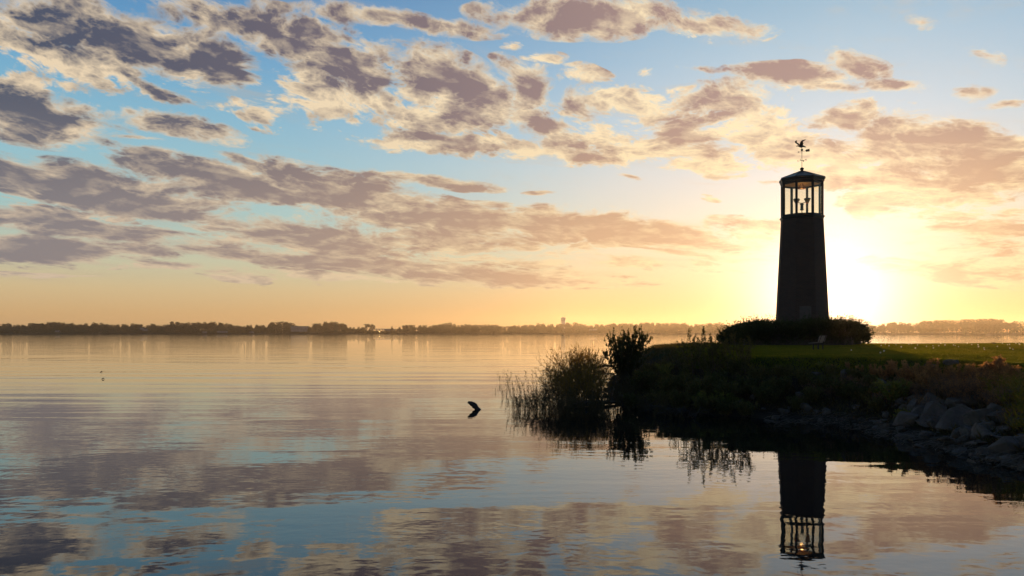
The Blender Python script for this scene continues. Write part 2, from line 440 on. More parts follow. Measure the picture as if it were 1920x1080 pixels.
def empty(name, loc=(0,0,0), rz=0.0):
    o = bpy.data.objects.new(name, None); COL.objects.link(o); o.location = loc; o.rotation_euler = (0,0,rz); o.empty_display_size = .2
    return o
def kids(o): return [c for c in bpy.data.objects if c.parent == o]
_kids = {}
def copy_tree(root, loc, rot=(0,0,0), scale=1.0, label=None):
    if root.name not in _kids: _kids[root.name] = [(c, kids(c)) for c in kids(root)]
    r = root.copy(); COL.objects.link(r); r.location = loc; r.rotation_euler = rot
    r.scale = (scale,)*3 if not hasattr(scale, '__len__') else scale
    if label: r['label'] = label
    for c, gs in _kids[root.name]:
        d = c.copy(); COL.objects.link(d); d.parent = r
        for g in gs:
            e = g.copy(); COL.objects.link(e); e.parent = d
    return r
def leaves(P, D, U, L, W, taper=.5):
    """leaf quads (rhombs) from base P along D, side vector U; all numpy (n,3); L, W (n,)"""
    L = L[:,None]; W = W[:,None]
    a = P; b = P + D*L*.45 + U*W*.5; c = P + D*L; d = P + D*L*.45 - U*W*.5
    V = np.stack([a,b,c,d], 1).reshape(-1,3)
    Fq = np.arange(len(V)).reshape(-1,4)
    return V, Fq
def unit(a): return a / np.maximum(np.linalg.norm(a, axis=-1, keepdims=True), 1e-9)

# ------------------------------------------------------------------ terrain
SHORE = [(11.0,17.2),(11.2,19.9),(11.3,23),(10.9,25.6),(9.4,27.3),(7.5,29.0),(5.6,30.6),(4.4,33.5),(4.2,37),(4.9,42),(6.2,51),(8.2,60),(12,70),(18,76),
         (28,78.5),(40,78),(60,79.5),(130,84),(240,90),(240,-14),(130,-10),(40,-6),(24,1),(16,7),(12.4,12)]
def sdist(X, Y):
    X = np.asarray(X, float); Y = np.asarray(Y, float)
    n = len(SHORE); dm = np.full(X.shape, 1e9); inside = np.zeros(X.shape, bool)
    for i in range(n):
        x0, y0 = SHORE[i]; x1, y1 = SHORE[(i+1) % n]
        dx, dy = x1-x0, y1-y0
        t = np.clip(((X-x0)*dx + (Y-y0)*dy) / (dx*dx+dy*dy), 0, 1)
        dm = np.minimum(dm, np.hypot(X-(x0+t*dx), Y-(y0+t*dy)))
        if y0 != y1:
            c = ((y0 > Y) != (y1 > Y)) & (X < (x1-x0)*(Y-y0)/(y1-y0)+x0)
            inside ^= c
    return np.where(inside, dm, -dm)
def wob(X, Y):
    return (np.sin(X*1.7+Y*.9)*.5+np.sin(X*.8-Y*1.9+1.3)*.5+np.sin(X*3.1+Y*2.7+.5)*.28+np.sin(-X*4.3+Y*3.9)*.2)
def hgt(X, Y):
    X = np.asarray(X, float); Y = np.asarray(Y, float)
    d = sdist(X, Y) + wob(X, Y)*.16
    w = 5.6 - 2.9*np.clip((Y-32)/14, 0, 1)
    t = np.clip(d/w, 0, 1)
    up = (t*t*(3-2*t))*.45 + t*.55
    lawn = 1.96 + .0026*np.clip(d-4, 0, 30) + .03*np.sin(X*.21+Y*.13)+.02*np.sin(X*.5-Y*.37)
    z = np.where(d < 0, -.02 + d*.35, up*lawn) + np.where(d > 0, 1, 0)*wob(X*1.3, Y*1.1)*.07*(1-t)
    return np.maximum(z, -1.0)
def hz(x, y): return float(hgt(np.array([x]), np.array([y]))[0])
_Ys = np.arange(7, 76, .04)
def ground_hit(px, py):
    X = (px-960)/F*_Ys; Z = CAMZ + (HOR-py)/F*_Ys
    k = np.nonzero(Z <= np.maximum(hgt(X, _Ys), 0))[0]
    i = k[0] if len(k) else len(_Ys)-1
    return Vector((X[i], _Ys[i], float(max(hgt(X[i:i+1], _Ys[i:i+1])[0], -.3))))

def build_land():
    xs = np.concatenate([np.arange(1, 45, .3), np.arange(45, 100, 1.5), np.arange(100, 246, 8)])
    ys = np.concatenate([np.arange(-18, 8, 1.5), np.arange(8, 56, .3), np.arange(56, 96, .8)])
    X, Y = np.meshgrid(xs, ys); Z = hgt(X, Y)
    V = np.stack([X, Y, Z], -1).reshape(-1, 3)
    nx, ny = len(xs), len(ys)
    i = (np.arange(ny-1)[:,None]*nx + np.arange(nx-1)[None]).ravel()
    Fq = np.stack([i, i+1, i+1+nx, i+nx], 1)
    keep = V[Fq, 2].max(1) > -.95
    o = fast_mesh('ground', V, Fq[keep], M['ground'], smooth=True)
    tag(o, None, None, None, 'structure')
build_land()

o = fast_mesh('lake_water', [(-3500,-350,0),(3500,-350,0),(3500,2650,0),(-3500,2650,0)], [(0,1,2,3)], M['water'])
tag(o, None, None, None, 'structure')

# far shore strip, its waterline nearer on the right
def shoreY(X):
    a = np.interp(np.arctan2(X, 1500.0), [-.9,-.5,-.16,-.1,0,.3,.40,.44,.50,.62,1.0], [1700,1690,1690,1690,1700,1690,1600,1300,1050,1000,1000])
    return a + 12*np.sin(X*.013) + 6*np.sin(X*.05)
def build_far():
    xs = np.arange(-3400, 3401, 20.0); Y0 = shoreY(xs)
    rows = [(0, -.3), (4, .7), (40, 1.6), (300, 3.0)]
    V = []; 
    for dy, z in rows: V.append(np.stack([xs, Y0+dy, np.full_like(xs, z)+(.3*np.sin(xs*.03) if z > 0 else 0)], 1))
    V.append(np.stack([xs, np.full_like(xs, 2620), np.full_like(xs, 3.0)], 1))
    V = np.concatenate(V); nx = len(xs); ny = len(rows)+1
    i = (np.arange(ny-1)[:,None]*nx + np.arange(nx-1)[None]).ravel()
    m = simple('far_soil', (.04, .034, .026), (.08, .066, .05), .05, .95)
    tag(fast_mesh('far_shore', V, np.stack([i, i+1, i+1+nx, i+nx], 1), m), None, None, None, 'structure')
build_far()

# ------------------------------------------------------------------ lighthouse
TY = 68.0; TC = at(1503.6, HOR, TY); TX = TC.x
TG = hz(TX, TY)
vd = Vector((TX, TY, 0)).normalized()            # away from the camera
RGT = Vector((vd.y, -vd.x, 0))                   # to the right in the picture
def oct_dir(k): # vertex k, angle from the camera-facing direction
    a = math.radians(-14.7 + 45*k); return (-vd)*math.cos(a) + RGT*math.sin(a)
def zpx(py, Y=TY): return CAMZ + (HOR-py)/F*Y
def build_lighthouse():
    root = empty('lighthouse', (TX, TY, TG))
    tag(root, 'dark octagonal brick lighthouse with a glazed lantern room and an eagle vane', 'lighthouse')
    L = lambda v: v - Vector((TX, TY, TG))       # local coordinates
    C0 = Vector((TX, TY, 0))
    def ring(r, z): return [L(C0 + oct_dir(k)*r + Vector((0,0,z))) for k in range(8)]
    def shell(levels, cap0=True, cap1=True):
        vs = []; fs = []
        for r, z in levels: vs += ring(r, z)
        for i in range(len(levels)-1):
            for k in range(8):
                k2 = (k+1) % 8; fs.append((i*8+k, i*8+k2, (i+1)*8+k2, (i+1)*8+k))
        if cap0: fs.append(tuple(range(7, -1, -1)))
        if cap1: fs.append(tuple((len(levels)-1)*8+k for k in range(8)))
        return vs, fs
    z0, z1 = TG-.3, 12.55; r0, r1 = 2.34, 1.765
    # brick shaft with a doorway opening on face 0 (between vertex 0 and 1)
    zs = [z0, zpx(574, 66), z1]
    rr = lambda z: r0 + (r1-r0)*(z-z0)/(z1-z0)
    me = MB(); uvs = []
    doorw = .46
    def quad(a, b, c, d, u0, u1):
        me.add([a, b, c, d], [(0,1,2,3)]); uvs.extend([(u0[0], a.z), (u0[1], b.z), (u1[1], c.z), (u1[0], d.z)])
    for k in range(8):
        for (za, zb) in ((zs[0], zs[1]), (zs[1], zs[2])):
            A, B = (L(C0+oct_dir(k)*rr(za)+Vector((0,0,za))), L(C0+oct_dir((k+1)%8)*rr(za)+Vector((0,0,za))))
            D, Cc = (L(C0+oct_dir(k)*rr(zb)+Vector((0,0,zb))), L(C0+oct_dir((k+1)%8)*rr(zb)+Vector((0,0,zb))))
            la = (B-A).length/2; lb = (Cc-D).length/2; off = k*2.1
            if k == 0 and za == zs[0]:
                ca, cb = (A+B)/2, (D+Cc)/2; ua = (B-A).normalized()
                quad(A, ca-ua*doorw, cb-ua*doorw, D, (off-la, off-doorw), (off-lb, off-doorw))
                quad(ca+ua*doorw, B, Cc, cb+ua*doorw, (off+doorw, off+la), (off+doorw, off+lb))
                fc = ca; ft = cb; fu = ua
                inn = (vd)*.22
                for s_ in (-1, 1):
                    quad(ca+ua*doorw*s_, cb+ua*doorw*s_, cb+ua*doorw*s_+inn, ca+ua*doorw*s_+inn, (0, 0), (.22, .22))
                quad(cb-ua*doorw, cb+ua*doorw, cb+ua*doorw+inn, cb-ua*doorw+inn, (0, .9), (0, .9))
            else:
                quad(A, B, Cc, D, (off-la, off+la), (off-lb, off+lb))
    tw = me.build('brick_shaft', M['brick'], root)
    uvl = tw.data.uv_layers.new(name='UVMap'); uvl.data.foreach_set('uv', [c for u in uvs for c in u])
    # door
    b = MB(); nrm = (-oct_dir(0)-oct_dir(1)).normalized()
    rot = Matrix((fu, -nrm, Vector((0,0,1)))).transposed()
    dc = (fc+ft)/2 + nrm*.12; hh = (ft-fc).length
    b.box(dc, (doorw*2-.01, .05, hh-.01), rot)
    for sx in (-1, 1):
        for zz in (.18, .68):
            b.box(dc + fu*sx*.21 - nrm*.03 + Vector((0,0,zz-.1)), (.28, .014, .38), rot)
    dr = b.build('door', M['door_paint'], root)
    h = MB(); h.tube([dc+fu*.37-nrm*.03, dc+fu*.37-nrm*.10], .022, 8); h.tube([dc+fu*.37-nrm*.09, dc+fu*.27-nrm*.09], .014, 8)
    h.build('handle', M['black_metal'], dr)
    # cornice and lantern floor
    b = MB(); b.add(*shell([(1.765, 12.56), (1.80, 12.60), (1.80, 12.68), (1.88, 12.72), (1.88, 12.78), (1.77, 12.84)]))
    b.build('cornice', M['black_metal'], root)
    R = 1.72
    for z, h_, w_ in ((12.90, .12, .12), (15.58, .14, .12)):
        b = MB()
        for k in range(8):
            a, c = oct_dir(k), oct_dir((k+1) % 8)
            p0 = L(C0+a*(R-.06)); p1 = L(C0+c*(R-.06)); mid = (p0+p1)/2; u = (p1-p0).normalized()
            rt = Matrix((u, Vector((-u.y, u.x, 0)), Vector((0,0,1)))).transposed()
            b.box((mid.x, mid.y, z-TG), ((p1-p0).length-.12, w_, h_), rt)
        b.build('window_rail', M['black_metal'], root)
    for k in range(8):
        p = oct_dir(k)*(R-.05); b = MB()
        rt = Matrix((Vector((-oct_dir(k).y, oct_dir(k).x, 0)), oct_dir(k), Vector((0,0,1)))).transposed()
        q = L(C0+p); b.box((q.x, q.y, (12.84+15.66)/2-TG), (.17, .15, 15.66-12.84), rt)
        q2 = L(C0+oct_dir(k)*(R+.035)); b.box((q2.x, q2.y, (12.84+15.66)/2-TG), (.07, .02, 15.66-12.84), rt)
        b.build('lantern_post', M['black_metal'], root)
        a, c = oct_dir(k), oct_dir((k+1) % 8)
        p0 = L(C0+a*(R-.07)); p1 = L(C0+c*(R-.07)); mid = (p0+p1)/2; u = (p1-p0).normalized()
        rt = Matrix((u, Vector((-u.y, u.x, 0)), Vector((0,0,1)))).transposed()
        b = MB(); b.box((mid.x, mid.y, (12.97+15.50)/2-TG), ((p1-p0).length-.19, .012, 15.50-12.97), rt)
        b.build('window_pane', M['glass'], root)
    # roof: fascia, soffit, facets, ribs, cap
    b = MB(); b.add(*shell([(1.76, 15.66), (1.84, 15.70), (1.84, 15.84), (1.92, 15.90), (1.92, 16.02), (1.90, 16.04)], True, False))
    ro = b.build('roof_fascia', M['black_metal'], root)
    b = MB(); b.add(*shell([(1.62, 15.635), (1.62, 15.655)]))
    b.build('ceiling', M['cream_paint'], root)
    b = MB(); b.add(*shell([(1.905, 16.045), (.26, 16.66), (.20, 16.68)], False, True))
    ro = b.build('roof', M['roof_metal'], root)
    b = MB()
    for k in range(8): b.tube([L(C0+oct_dir(k)*1.9+Vector((0,0,16.06))), L(C0+oct_dir(k)*.26+Vector((0,0,16.68)))], .028, 5)
    b.build('roof_rib', M['black_metal'], ro)
    b = MB(); b.lathe([(.28, 16.66-TG), (.30, 16.70-TG), (.14, 16.74-TG), (.10, 16.80-TG), (.16, 16.86-TG), (.17, 16.92-TG), (.13, 16.99-TG), (.05, 17.03-TG), (.02, 17.05-TG)], 14, (0,0,0))
    b.build('finial', M['black_metal'], ro)
    # beacon: post, motor box, two searchlight heads
    bc = MB(); bc.tube([(0,0,12.85-TG), (0,0,13.4-TG)], .035, 8)
    bc.lathe([(.12, 12.846-TG), (.12, 12.88-TG), (.04, 12.90-TG)], 12)
    bo = bc.build('beacon_stand', M['copper'], root)
    m_ = MB(); m_.lathe([(.10, 13.38-TG), (.15, 13.42-TG), (.15, 13.50-TG), (.13, 13.52-TG), (.13, 13.86-TG), (.17, 13.88-TG), (.17, 13.93-TG), (.10, 13.97-TG), (.05, 14.02-TG)], 10)
    m_.build('motor_housing', M['black_metal'], bo)
    for s_ in (-1, 1):
        c_ = RGT*s_*.43 + Vector((0,0,14.12-TG)); a_ = MB()
        a_.tube([Vector((0,0,13.98-TG)), c_-Vector((0,0,.02))], .03, 6)
        a_.build('beacon_arm', M['black_metal'], bo)
        hd = MB(); hd.lathe([(.10, -.06), (.15, .02), (.25, .16), (.27, .18), (.27, .24), (.19, .29), (.05, .31)], 14, tuple(c_))
        hd.build('lamp_head', M['black_metal'], bo)
        ln = MB(); ln.lathe([(.06, -.20), (.13, -.10), (.155, -.02), (.26, .155), (.262, .175)], 14, tuple(c_))
        ln.build('lens', M['amber'], bo)
    # ceiling fitting: hoop on three rods with a small lit lamp
    cf = MB(); zc = 15.25-TG
    for k in range(12):
        a0, a1 = 2*PI*k/12, 2*PI*(k+1)/12
        cf.tube([(.34*math.cos(a0), .34*math.sin(a0), zc), (.34*math.cos(a1), .34*math.sin(a1), zc)], .035, 5)
    for k in range(3):
        a0 = 2*PI*k/3+.4; cf.tube([(.34*math.cos(a0), .34*math.sin(a0), zc), (.1*math.cos(a0), .1*math.sin(a0), 15.63-TG)], .018, 5)
    cfo = cf.build('ceiling_fitting', M['copper'], root)
    lb = MB(); lb.lathe([(.02, zc-.02), (.10, zc), (.13, zc+.07), (.09, zc+.15), (.03, zc+.18)], 12)
    lb.build('lit_bulb', M['lit_lens'], cfo)
    pl = bpy.data.lights.new('lantern_lamp', 'POINT'); pl.energy = 15; pl.color = (1, .52, .16); pl.shadow_soft_size = .12
    plo = bpy.data.objects.new('lantern_lamp', pl); COL.objects.link(plo); plo.parent = root; plo.location = (0, 0, 14.9-TG)
    # weathervane
    U = .00315
    zb = zpx(319.6)
    def W(u, v, w=0.0):        # u,v in enlarged photo units from the pole at (583, 940); w = depth
        return RGT*((u-583)*U) + Vector((0,0, 17.03-TG + (940-v)*U)) + vd*w
    wv = MB(); wv.tube([W(583, 955), W(583, 500), W(583, 395)], .021, 8)
    vo = wv.build('weathervane', M['copper'], root)
    bl = MB(); bl.lathe([(.02,-.10),(.075,-.075),(.105,0),(.075,.075),(.02,.10)], 12, tuple(W(583,468)))
    bl.lathe([(.01,-.05),(.05,0),(.01,.05)], 10, tuple(W(583,750))); bl.lathe([(.01,-.04),(.035,0),(.01,.04)], 8, tuple(W(583,543)))
    bl.build('ball', M['vane_iron'], vo)
    ar = MB(); ar.tube([W(478, 519), W(700, 497)], .014, 6)
    ar.build('arrow_rod', M['copper'], vo)
    tp = MB(); tp.plate([(470,519),(500,502),(515,517),(502,533)], W, .03); tp.build('arrow_tip', M['vane_iron'], vo)
    fn = MB(); fn.plate([(668,495),(690,466),(784,450),(770,484),(792,518),(690,526)], W, .03); fn.build('arrow_tail', M['vane_iron'], vo)
    # compass arms and letters
    north = (RGT*math.cos(math.radians(22)) - vd*math.sin(math.radians(22)))
    east = Vector((0,0,1)).cross(north)*-1
    for d_, ch in ((north,'N'), (-north,'S'), (east,'E'), (-east,'W')):
        am = MB(); c_ = W(583, 750); am.tube([c_, c_+d_*.26], .011, 5); am.build('compass_arm', M['copper'], vo)
        cu = bpy.data.curves.new('letter', 'FONT'); cu.body = ch; cu.size = .2; cu.extrude = .012; cu.align_x = 'CENTER'; cu.align_y = 'CENTER'
        to = bpy.data.objects.new('tmp', cu); COL.objects.link(to)
        me_ = bpy.data.meshes.new_from_object(to.evaluated_get(bpy.context.evaluated_depsgraph_get())); COL.objects.unlink(to); bpy.data.objects.remove(to)
        me_.materials.clear(); me_.materials.append(M['copper'])
        lo = bpy.data.objects.new('compass_letter', me_); COL.objects.link(lo); lo.parent = vo
        side = d_ if d_.dot(RGT) > 0 else -d_
        mat_ = Matrix((side, Vector((0,0,1)), side.cross(Vector((0,0,1))))).transposed().to_4x4()
        lo.matrix_local = Matrix.Translation(c_+d_*.34) @ mat_
    # eagle: body, two raised wings, tail
    eg = MB()
    eg.tube([W(437,368), W(450,354), W(470,349), W(500,356), W(545,372), W(590,372), W(620,366), W(650,380)],
            [.008,.028,.042,.05,.085,.095,.06,.03], 8)
    eg.plate([(600,352),(650,368),(690,400),(655,402),(600,384)], W, .10)
    eg.plate([(400,215),(425,190),(462,183),(466,200),(446,225),(470,255),(520,295),(560,335),(590,360),(545,380),(520,355),(480,312),(438,275),(405,245)],
             lambda u, v, w: W(u, v, w + (370-v)*.0012), .035)
    eg.plate([(528,292),(550,245),(600,215),(682,204),(672,220),(628,240),(606,262),(622,300),(608,345),(580,372),(548,345)],
             lambda u, v, w: W(u, v, w - (370-v)*.0012), .035)
    eg.tube([W(575,385), W(580,405), W(583,440)], .022, 5)
    eg.build('eagle', M['vane_iron'], vo)
    return root
build_lighthouse()

# ------------------------------------------------------------------ far shore trees and buildings
rng = np.random.default_rng(11); random.seed(5)
def far_tree(seed, kind):
    g = np.random.default_rng(seed)
    root = empty('broadleaf_tree')
    tag(root, 'far tree', 'tree', 'trees along the far shore')
    H = 1.0   # unit height, scaled per copy
    b = MB(); top = .78 if kind != 'bare' else .95
    b.tube([(0,0,0), (.01,.01,.3), (.0,.02,top)], [.03, .022, .006], 6)
    for k in range(7 if kind != 'bare' else 26):
        a = g.uniform(0, 6.28); z = g.uniform(.25, .7); r = g.uniform(.15, .33)
        b.tube([(0,0,z), (r*.5*math.cos(a), r*.5*math.sin(a), z+.1), (r*math.cos(a), r*math.sin(a), min(z+g.uniform(.15,.28), 1.0))], [.014,.009,.003], 4)
    b.build('trunk', M['far_bark'], root)
    lobes = []
    nl = g.integers(6, 10)
    for k in range(nl):
        a = g.uniform(0, 6.28); r = g.uniform(.05, .30); z = g.uniform(.30, .80)
        if kind == 'round': z = .35+.45*(1-r/.34)*g.uniform(.6,1)
        if kind == 'open': r = g.uniform(.12,.34); z = g.uniform(.45,.82)
        if kind == 'bare': r = g.uniform(.05,.3); z = g.uniform(.3,.85)
        lobes.append((r*math.cos(a), r*math.sin(a), z, g.uniform(.13,.21), g.uniform(.11,.18)))
    if kind != 'open': lobes += [(.12*math.cos(q), .12*math.sin(q), .30, .22, .24) for q in (0,2.1,4.2)] + [(0,0,.82,.15,.15)]
    n = {'bare': 22, 'open': 70}.get(kind, 110); P = []
    for (x, y, z, rh, rv) in lobes:
        d = unit(g.normal(size=(n,3))); rad = g.uniform(.55, 1.06, n)[:,None]
        P.append(np.array([x,y,z]) + d*rad*np.array([rh,rh,rv]))
    P = np.concatenate(P); n = len(P)
    D = unit(g.normal(size=(n,3))+np.array([0,0,.2])); U = unit(np.cross(D, g.normal(size=(n,3))))
    V, Fq = leaves(P-D*.03, D, U, g.uniform(.04,.085,n), g.uniform(.035,.07,n))
    V[:,2] = np.minimum(V[:,2], 1.02)
    fast_mesh('crown', V, Fq, M['far_leaf_gold'] if kind in ('gold','bare') else M['far_leaf'], root)
    return root
FT = [far_tree(1,'round'), far_tree(2,'round'), far_tree(3,'open'), far_tree(4,'round'), far_tree(5,'gold'), far_tree(6,'bare'), far_tree(7,'open'), far_tree(8,'round')]
used = set()
def place(proto, loc, rz=0.0, sc=1.0, label=None, rx=0.0, ry=0.0):
    if proto.name in used: return copy_tree(proto, loc, (rx, ry, rz), sc, label)
    used.add(proto.name); proto.location = loc; proto.rotation_euler = (rx, ry, rz)
    proto.scale = (sc,)*3 if not hasattr(sc, '__len__') else sc
    if label: proto['label'] = label
    return proto
# photo outline of the tree tops along the shore: (px, top row)
TOPS = [(0,607),(20,605),(38,609),(60,605),(100,603),(130,604),(150,607),(165,605),(185,604),(215,607),(245,606),(262,607),(270,611),(282,606),(312,609),(322,602),
        (350,604),(370,603),(410,602),(430,606),(450,610),(470,608),(488,607),(500,612),(512,602),(535,602),(548,604),(558,611),(575,612),(590,606),(605,603),(630,602),
        (643,604),(652,612),(680,613),(700,617),(738,617),(748,611),(775,608),(810,609),(828,606),(845,604),(860,607),(900,608),(935,608),(952,611),(975,608),(1010,606),
        (1040,607),(1062,604),(1085,604),(1108,609),(1130,606),(1160,605),(1200,605),(1215,603),(1240,605),(1258,604),(1290,606),(1310,607),(1330,604),(1352,603),(1368,611),(1390,604),
        (1420,602),(1460,604),(1600,606),(1640,610),(1655,605),(1680,603),(1700,603),(1710,606),(1730,600),(1770,598),(1830,597),(1872,596),(1878,603),(1920,600),(1990,597)]
TX_, TY_ = zip(*TOPS)
GOLD = 'golden thin-crowned tree on the hazy far shore'
LAB = ['dark round-crowned tree in the band along the far shore', 'dark round-crowned tree in the band along the far shore', 'ragged open-crowned tree in the band along the far shore',
       'dark round-crowned tree in the band along the far shore', 'golden brown tree in the band along the far shore', 'nearly bare twiggy tree in the band along the far shore',
       'ragged open-crowned tree in the band along the far shore', 'dark round-crowned tree in the band along the far shore']
px = -14.0; cnt = 0
while px < 1960:
    top = np.interp(px, TX_, TY_)
    if 697 < px < 741: px = 741
    if 1440 < px < 1560: px = 1620          # hidden behind the lighthouse and its hedge
    depth = 0
    for row in (0, 1):
        if row and (random.random() < .45 or top > 611): continue
        q = px + random.uniform(-3, 3) + row*5
        Yd = float(shoreY((q-960)/F*1500)) + 22 + row*45
        a_ = (q-960)/F*Yd
        Yd = float(shoreY(a_)) + random.uniform(16, 34) + row*55
        tp = np.interp(q, TX_, TY_) + random.uniform(-1.0, 2.2) + (row and random.uniform(-.6, 1))
        Hh = (HOR-tp)/F*Yd + CAMZ - 1.3
        ki = random.choice([0,1,3,7,0,1,3,7,2,6,4])
        if q > 1895: ki = random.choice([5,5,0])
        if 1706 < q < 1722 : ki = 5
        wid = random.uniform(.95, 1.35)
        if Hh < 4: continue
        lab = LAB[ki]
        if q > 1620: lab = lab.replace('in the band along the far shore', 'in the glowing wood across the water at right')
        place(FT[ki], ((q-960)/F*Yd, Yd, 1.2), random.uniform(0, 6.28), (Hh*wid, Hh*wid, Hh), lab); cnt += 1
    sp = random.uniform(5.2, 8.2)*(1.25 if px > 1640 else 1)
    px += sp
print('far trees', cnt)
# lone trees either side of the low causeway
for (q, tp, ki, wd, lab) in ((688, 606, 2, 1.0, 'left of the two ragged trees standing alone before the low bridge'), (699, 606, 6, .95, 'right of the two ragged trees standing alone before the low bridge'),
                             (735, 611, 0, .6, 'small dark pointed tree at the right end of the low bridge')):
    Yd = float(shoreY((q-960)/F*1690))+14; Hh = (HOR-tp)/F*Yd+CAMZ-1.0
    place(FT[ki], ((q-960)/F*Yd, Yd, 1.0), q, (Hh*wd, Hh*wd, Hh), lab)
# unbroken undergrowth at the waterline
def far_brush():
    n = 85000
    X = rng.uniform(-1260, 1050, n); Y = shoreY(X) + rng.uniform(5, 16, n)
    pxs = 960 + X/Y*F; low = (pxs > 697) & (pxs < 742)
    lim = np.where(low, 5.5, 8.5 + 2.0*np.sin(X*.07)+1.6*np.sin(X*.19)) * np.where(pxs > 1640, 1.25, 1)
    Z = .6 + rng.uniform(0, 1, n)**1.2*lim
    P = np.stack([X,Y,Z],1); D = unit(rng.normal(size=(n,3))); U = unit(np.cross(D, rng.normal(size=(n,3))))
    V, Fq = leaves(P, D, U, rng.uniform(1.2,2.4,n), rng.uniform(1.0,2.0,n))
    tag(fast_mesh('far_brush', V, Fq, M['far_leaf']), 'low dark undergrowth along the far waterline', 'brush', None, 'stuff')
far_brush()
# buildings among the far trees
def far_house(px_, py_, w, d, h, rh, label, flat=False, roofmat='grey_roof', near=4):
    X = (px_-960)/F*1700; Yd = float(shoreY(X))+near; X = (px_-960)/F*Yd
    z = CAMZ+(HOR-py_)/F*Yd
    r = empty('house', (X, Yd, z)); tag(r, label, 'house')
    b = MB(); b.box((0, 0, h/2), (w, d, h)); wl = b.build('wall', M['white_wall'], r)
    b = MB()
    if flat: b.box((0,0,h+.25), (w+.6, d+.6, .5))
    else: b.add([(-w/2-.5,-d/2-.5,h-.1),(w/2+.5,-d/2-.5,h-.1),(w/2+.5,d/2+.5,h-.1),(-w/2-.5,d/2+.5,h-.1),(-w/2-.5,0,h+rh),(w/2+.5,0,h+rh)],
                [(0,1,5,4),(3,4,5,2),(0,4,3),(1,2,5),(0,3,2,1)])
    b.build('roof', M[roofmat], r)
    for i in range(max(2, int(w/4))):
        b = MB(); x = -w/2 + (i+.5)*w/max(2, int(w/4)); b.box((x, -d/2-.02, h*.5), (1.2, .1, 1.3)); b.build('window', M['black_metal'], r)
far_house(272, 620.5, 9, 7, 2.8, 2.4, 'pale house with a grey roof low among the left far trees', near=5)
far_house(266, 618.6, 6, 6, 2.6, 2.0, 'small pale shed just left of the grey-roofed far house', near=3, roofmat='white_wall')
far_house(417, 624.2, 20, 8, 3.2, 1.2, 'long low pale boathouse at the far waterline on the left', near=2)
far_house(384, 624.6, 7, 6, 2.2, 1.2, 'small pale hut at the waterline left of the long boathouse', near=2)
far_house(472, 624.4, 7, 6, 2.0, 1.2, 'small white shed at the waterline right of the long boathouse', near=2)
far_house(108, 623.0, 8, 6, 2.4, 1.6, 'pale cottage under the dark trees at far left', near=3)
far_house(562, 622, 34, 16, 11.5, 1, 'big flat-roofed pale building rising between the far trees', flat=True, near=9)
far_house(1112, 620, 16, 8, 2.6, 1.6, 'low pale house in the far trees right of the water tower', near=4)
def water_tower():
    Yd = 1780.0; X = (1056-960)/F*Yd; zt = CAMZ+(HOR-594.6)/F*Yd; s_ = Yd/F
    r = empty('water_tower', (X, Yd, 2.0)); tag(r, 'pale flat-sided water tower rising above the far trees', 'water tower')
    b = MB(); R = 4.6*s_; t = zt-2
    b.lathe([(R*.83,t-8.2*s_),(R*.92,t-6.6*s_),(R,t-6.0*s_),(R,t-1.6*s_),(R*.75,t-.9*s_),(R*.2,t-.2*s_),(.2,t)], 20); b.build('tank', M['steel_pale'], r)
    b = MB(); b.lathe([(R*.86,0),(R*.84,3),(R*.82,t-8.25*s_)], 20); b.build('pedestal', M['steel_pale'], r)
    b = MB(); b.lathe([(R+.3,t-6.1*s_),(R+.5,t-6.05*s_),(R+.5,t-5.9*s_),(R+.3,t-5.85*s_)], 20); b.build('catwalk', M['black_metal'], r)
water_tower()
def bridge():
    Yd = 1725.0; xa, xb = (696-960)/F*Yd, (740-960)/F*Yd; zt = CAMZ+(HOR-616.4)/F*Yd
    r = empty('road_bridge', ((xa+xb)/2, Yd, 0)); tag(r, 'low flat concrete bridge crossing the gap in the far trees', 'bridge')
    w = xb-xa
    b = MB(); b.box((0,0,zt-1.0), (w, 9, 1.2)); b.build('deck', M['white_wall'], r)
    b = MB(); b.box((0,-4.6,zt-.2), (w, .3, .5)); b.build('parapet', M['steel_pale'], r)
    b = MB(); b.box((w*.28,0,(zt-1.6)/2), (w*.42, 8, zt-1.62)); b.build('abutment', M['white_wall'], r)
    for k in (-.42, -.28, -.14, .0):
        b = MB(); b.box((w*k,0,(zt-1.6)/2), (1.4, 7, zt-1.62)); b.build('pier', M['white_wall'], r)
bridge()
def shore_lamp():
    Yd = 1680.0; X = (712.5-960)/F*Yd
    r = empty('shore_lamp', (X, Yd-6, 0.2)); tag(r, 'tiny orange lit lamp on a post in front of the low bridge', 'lamp')
    zt = CAMZ+(HOR-622.3)/F*Yd
    b = MB(); b.tube([(0,0,-.4),(0,0,zt-.3)], .09, 6); b.build('post', M['black_metal'], r)
    b = MB(); b.lathe([(.2,zt-.5),(.75,zt-.2),(.8,zt+.3),(.3,zt+.7)], 10); b.build('lamp_shade', M['shore_lamp'], r)
shore_lamp()

# ------------------------------------------------------------------ skinned figures
def skin_body(name, nodes, edges, mat, parent=None, sub=1):
    me = bpy.data.meshes.new(name); me.from_pydata([n[0] for n in nodes], edges, [])
    o = bpy.data.objects.new(name, me); COL.objects.link(o)
    o.modifiers.new('skin', 'SKIN'); sd = o.modifiers.new('sub', 'SUBSURF'); sd.levels = sub; sd.render_levels = sub
    for i, n in enumerate(nodes):
        me.skin_vertices[0].data[i].radius = (n[1], n[1]); me.skin_vertices[0].data[i].use_root = (i == 0)
    dg = bpy.context.evaluated_depsgraph_get(); m2 = bpy.data.meshes.new_from_object(o.evaluated_get(dg))
    bpy.data.objects.remove(o); m2.materials.clear(); m2.materials.append(mat); m2.name = name
    m2.polygons.foreach_set('use_smooth', [True]*len(m2.polygons))
    q = bpy.data.objects.new(name, m2); COL.objects.link(q)
    if parent: q.parent = parent
    return q
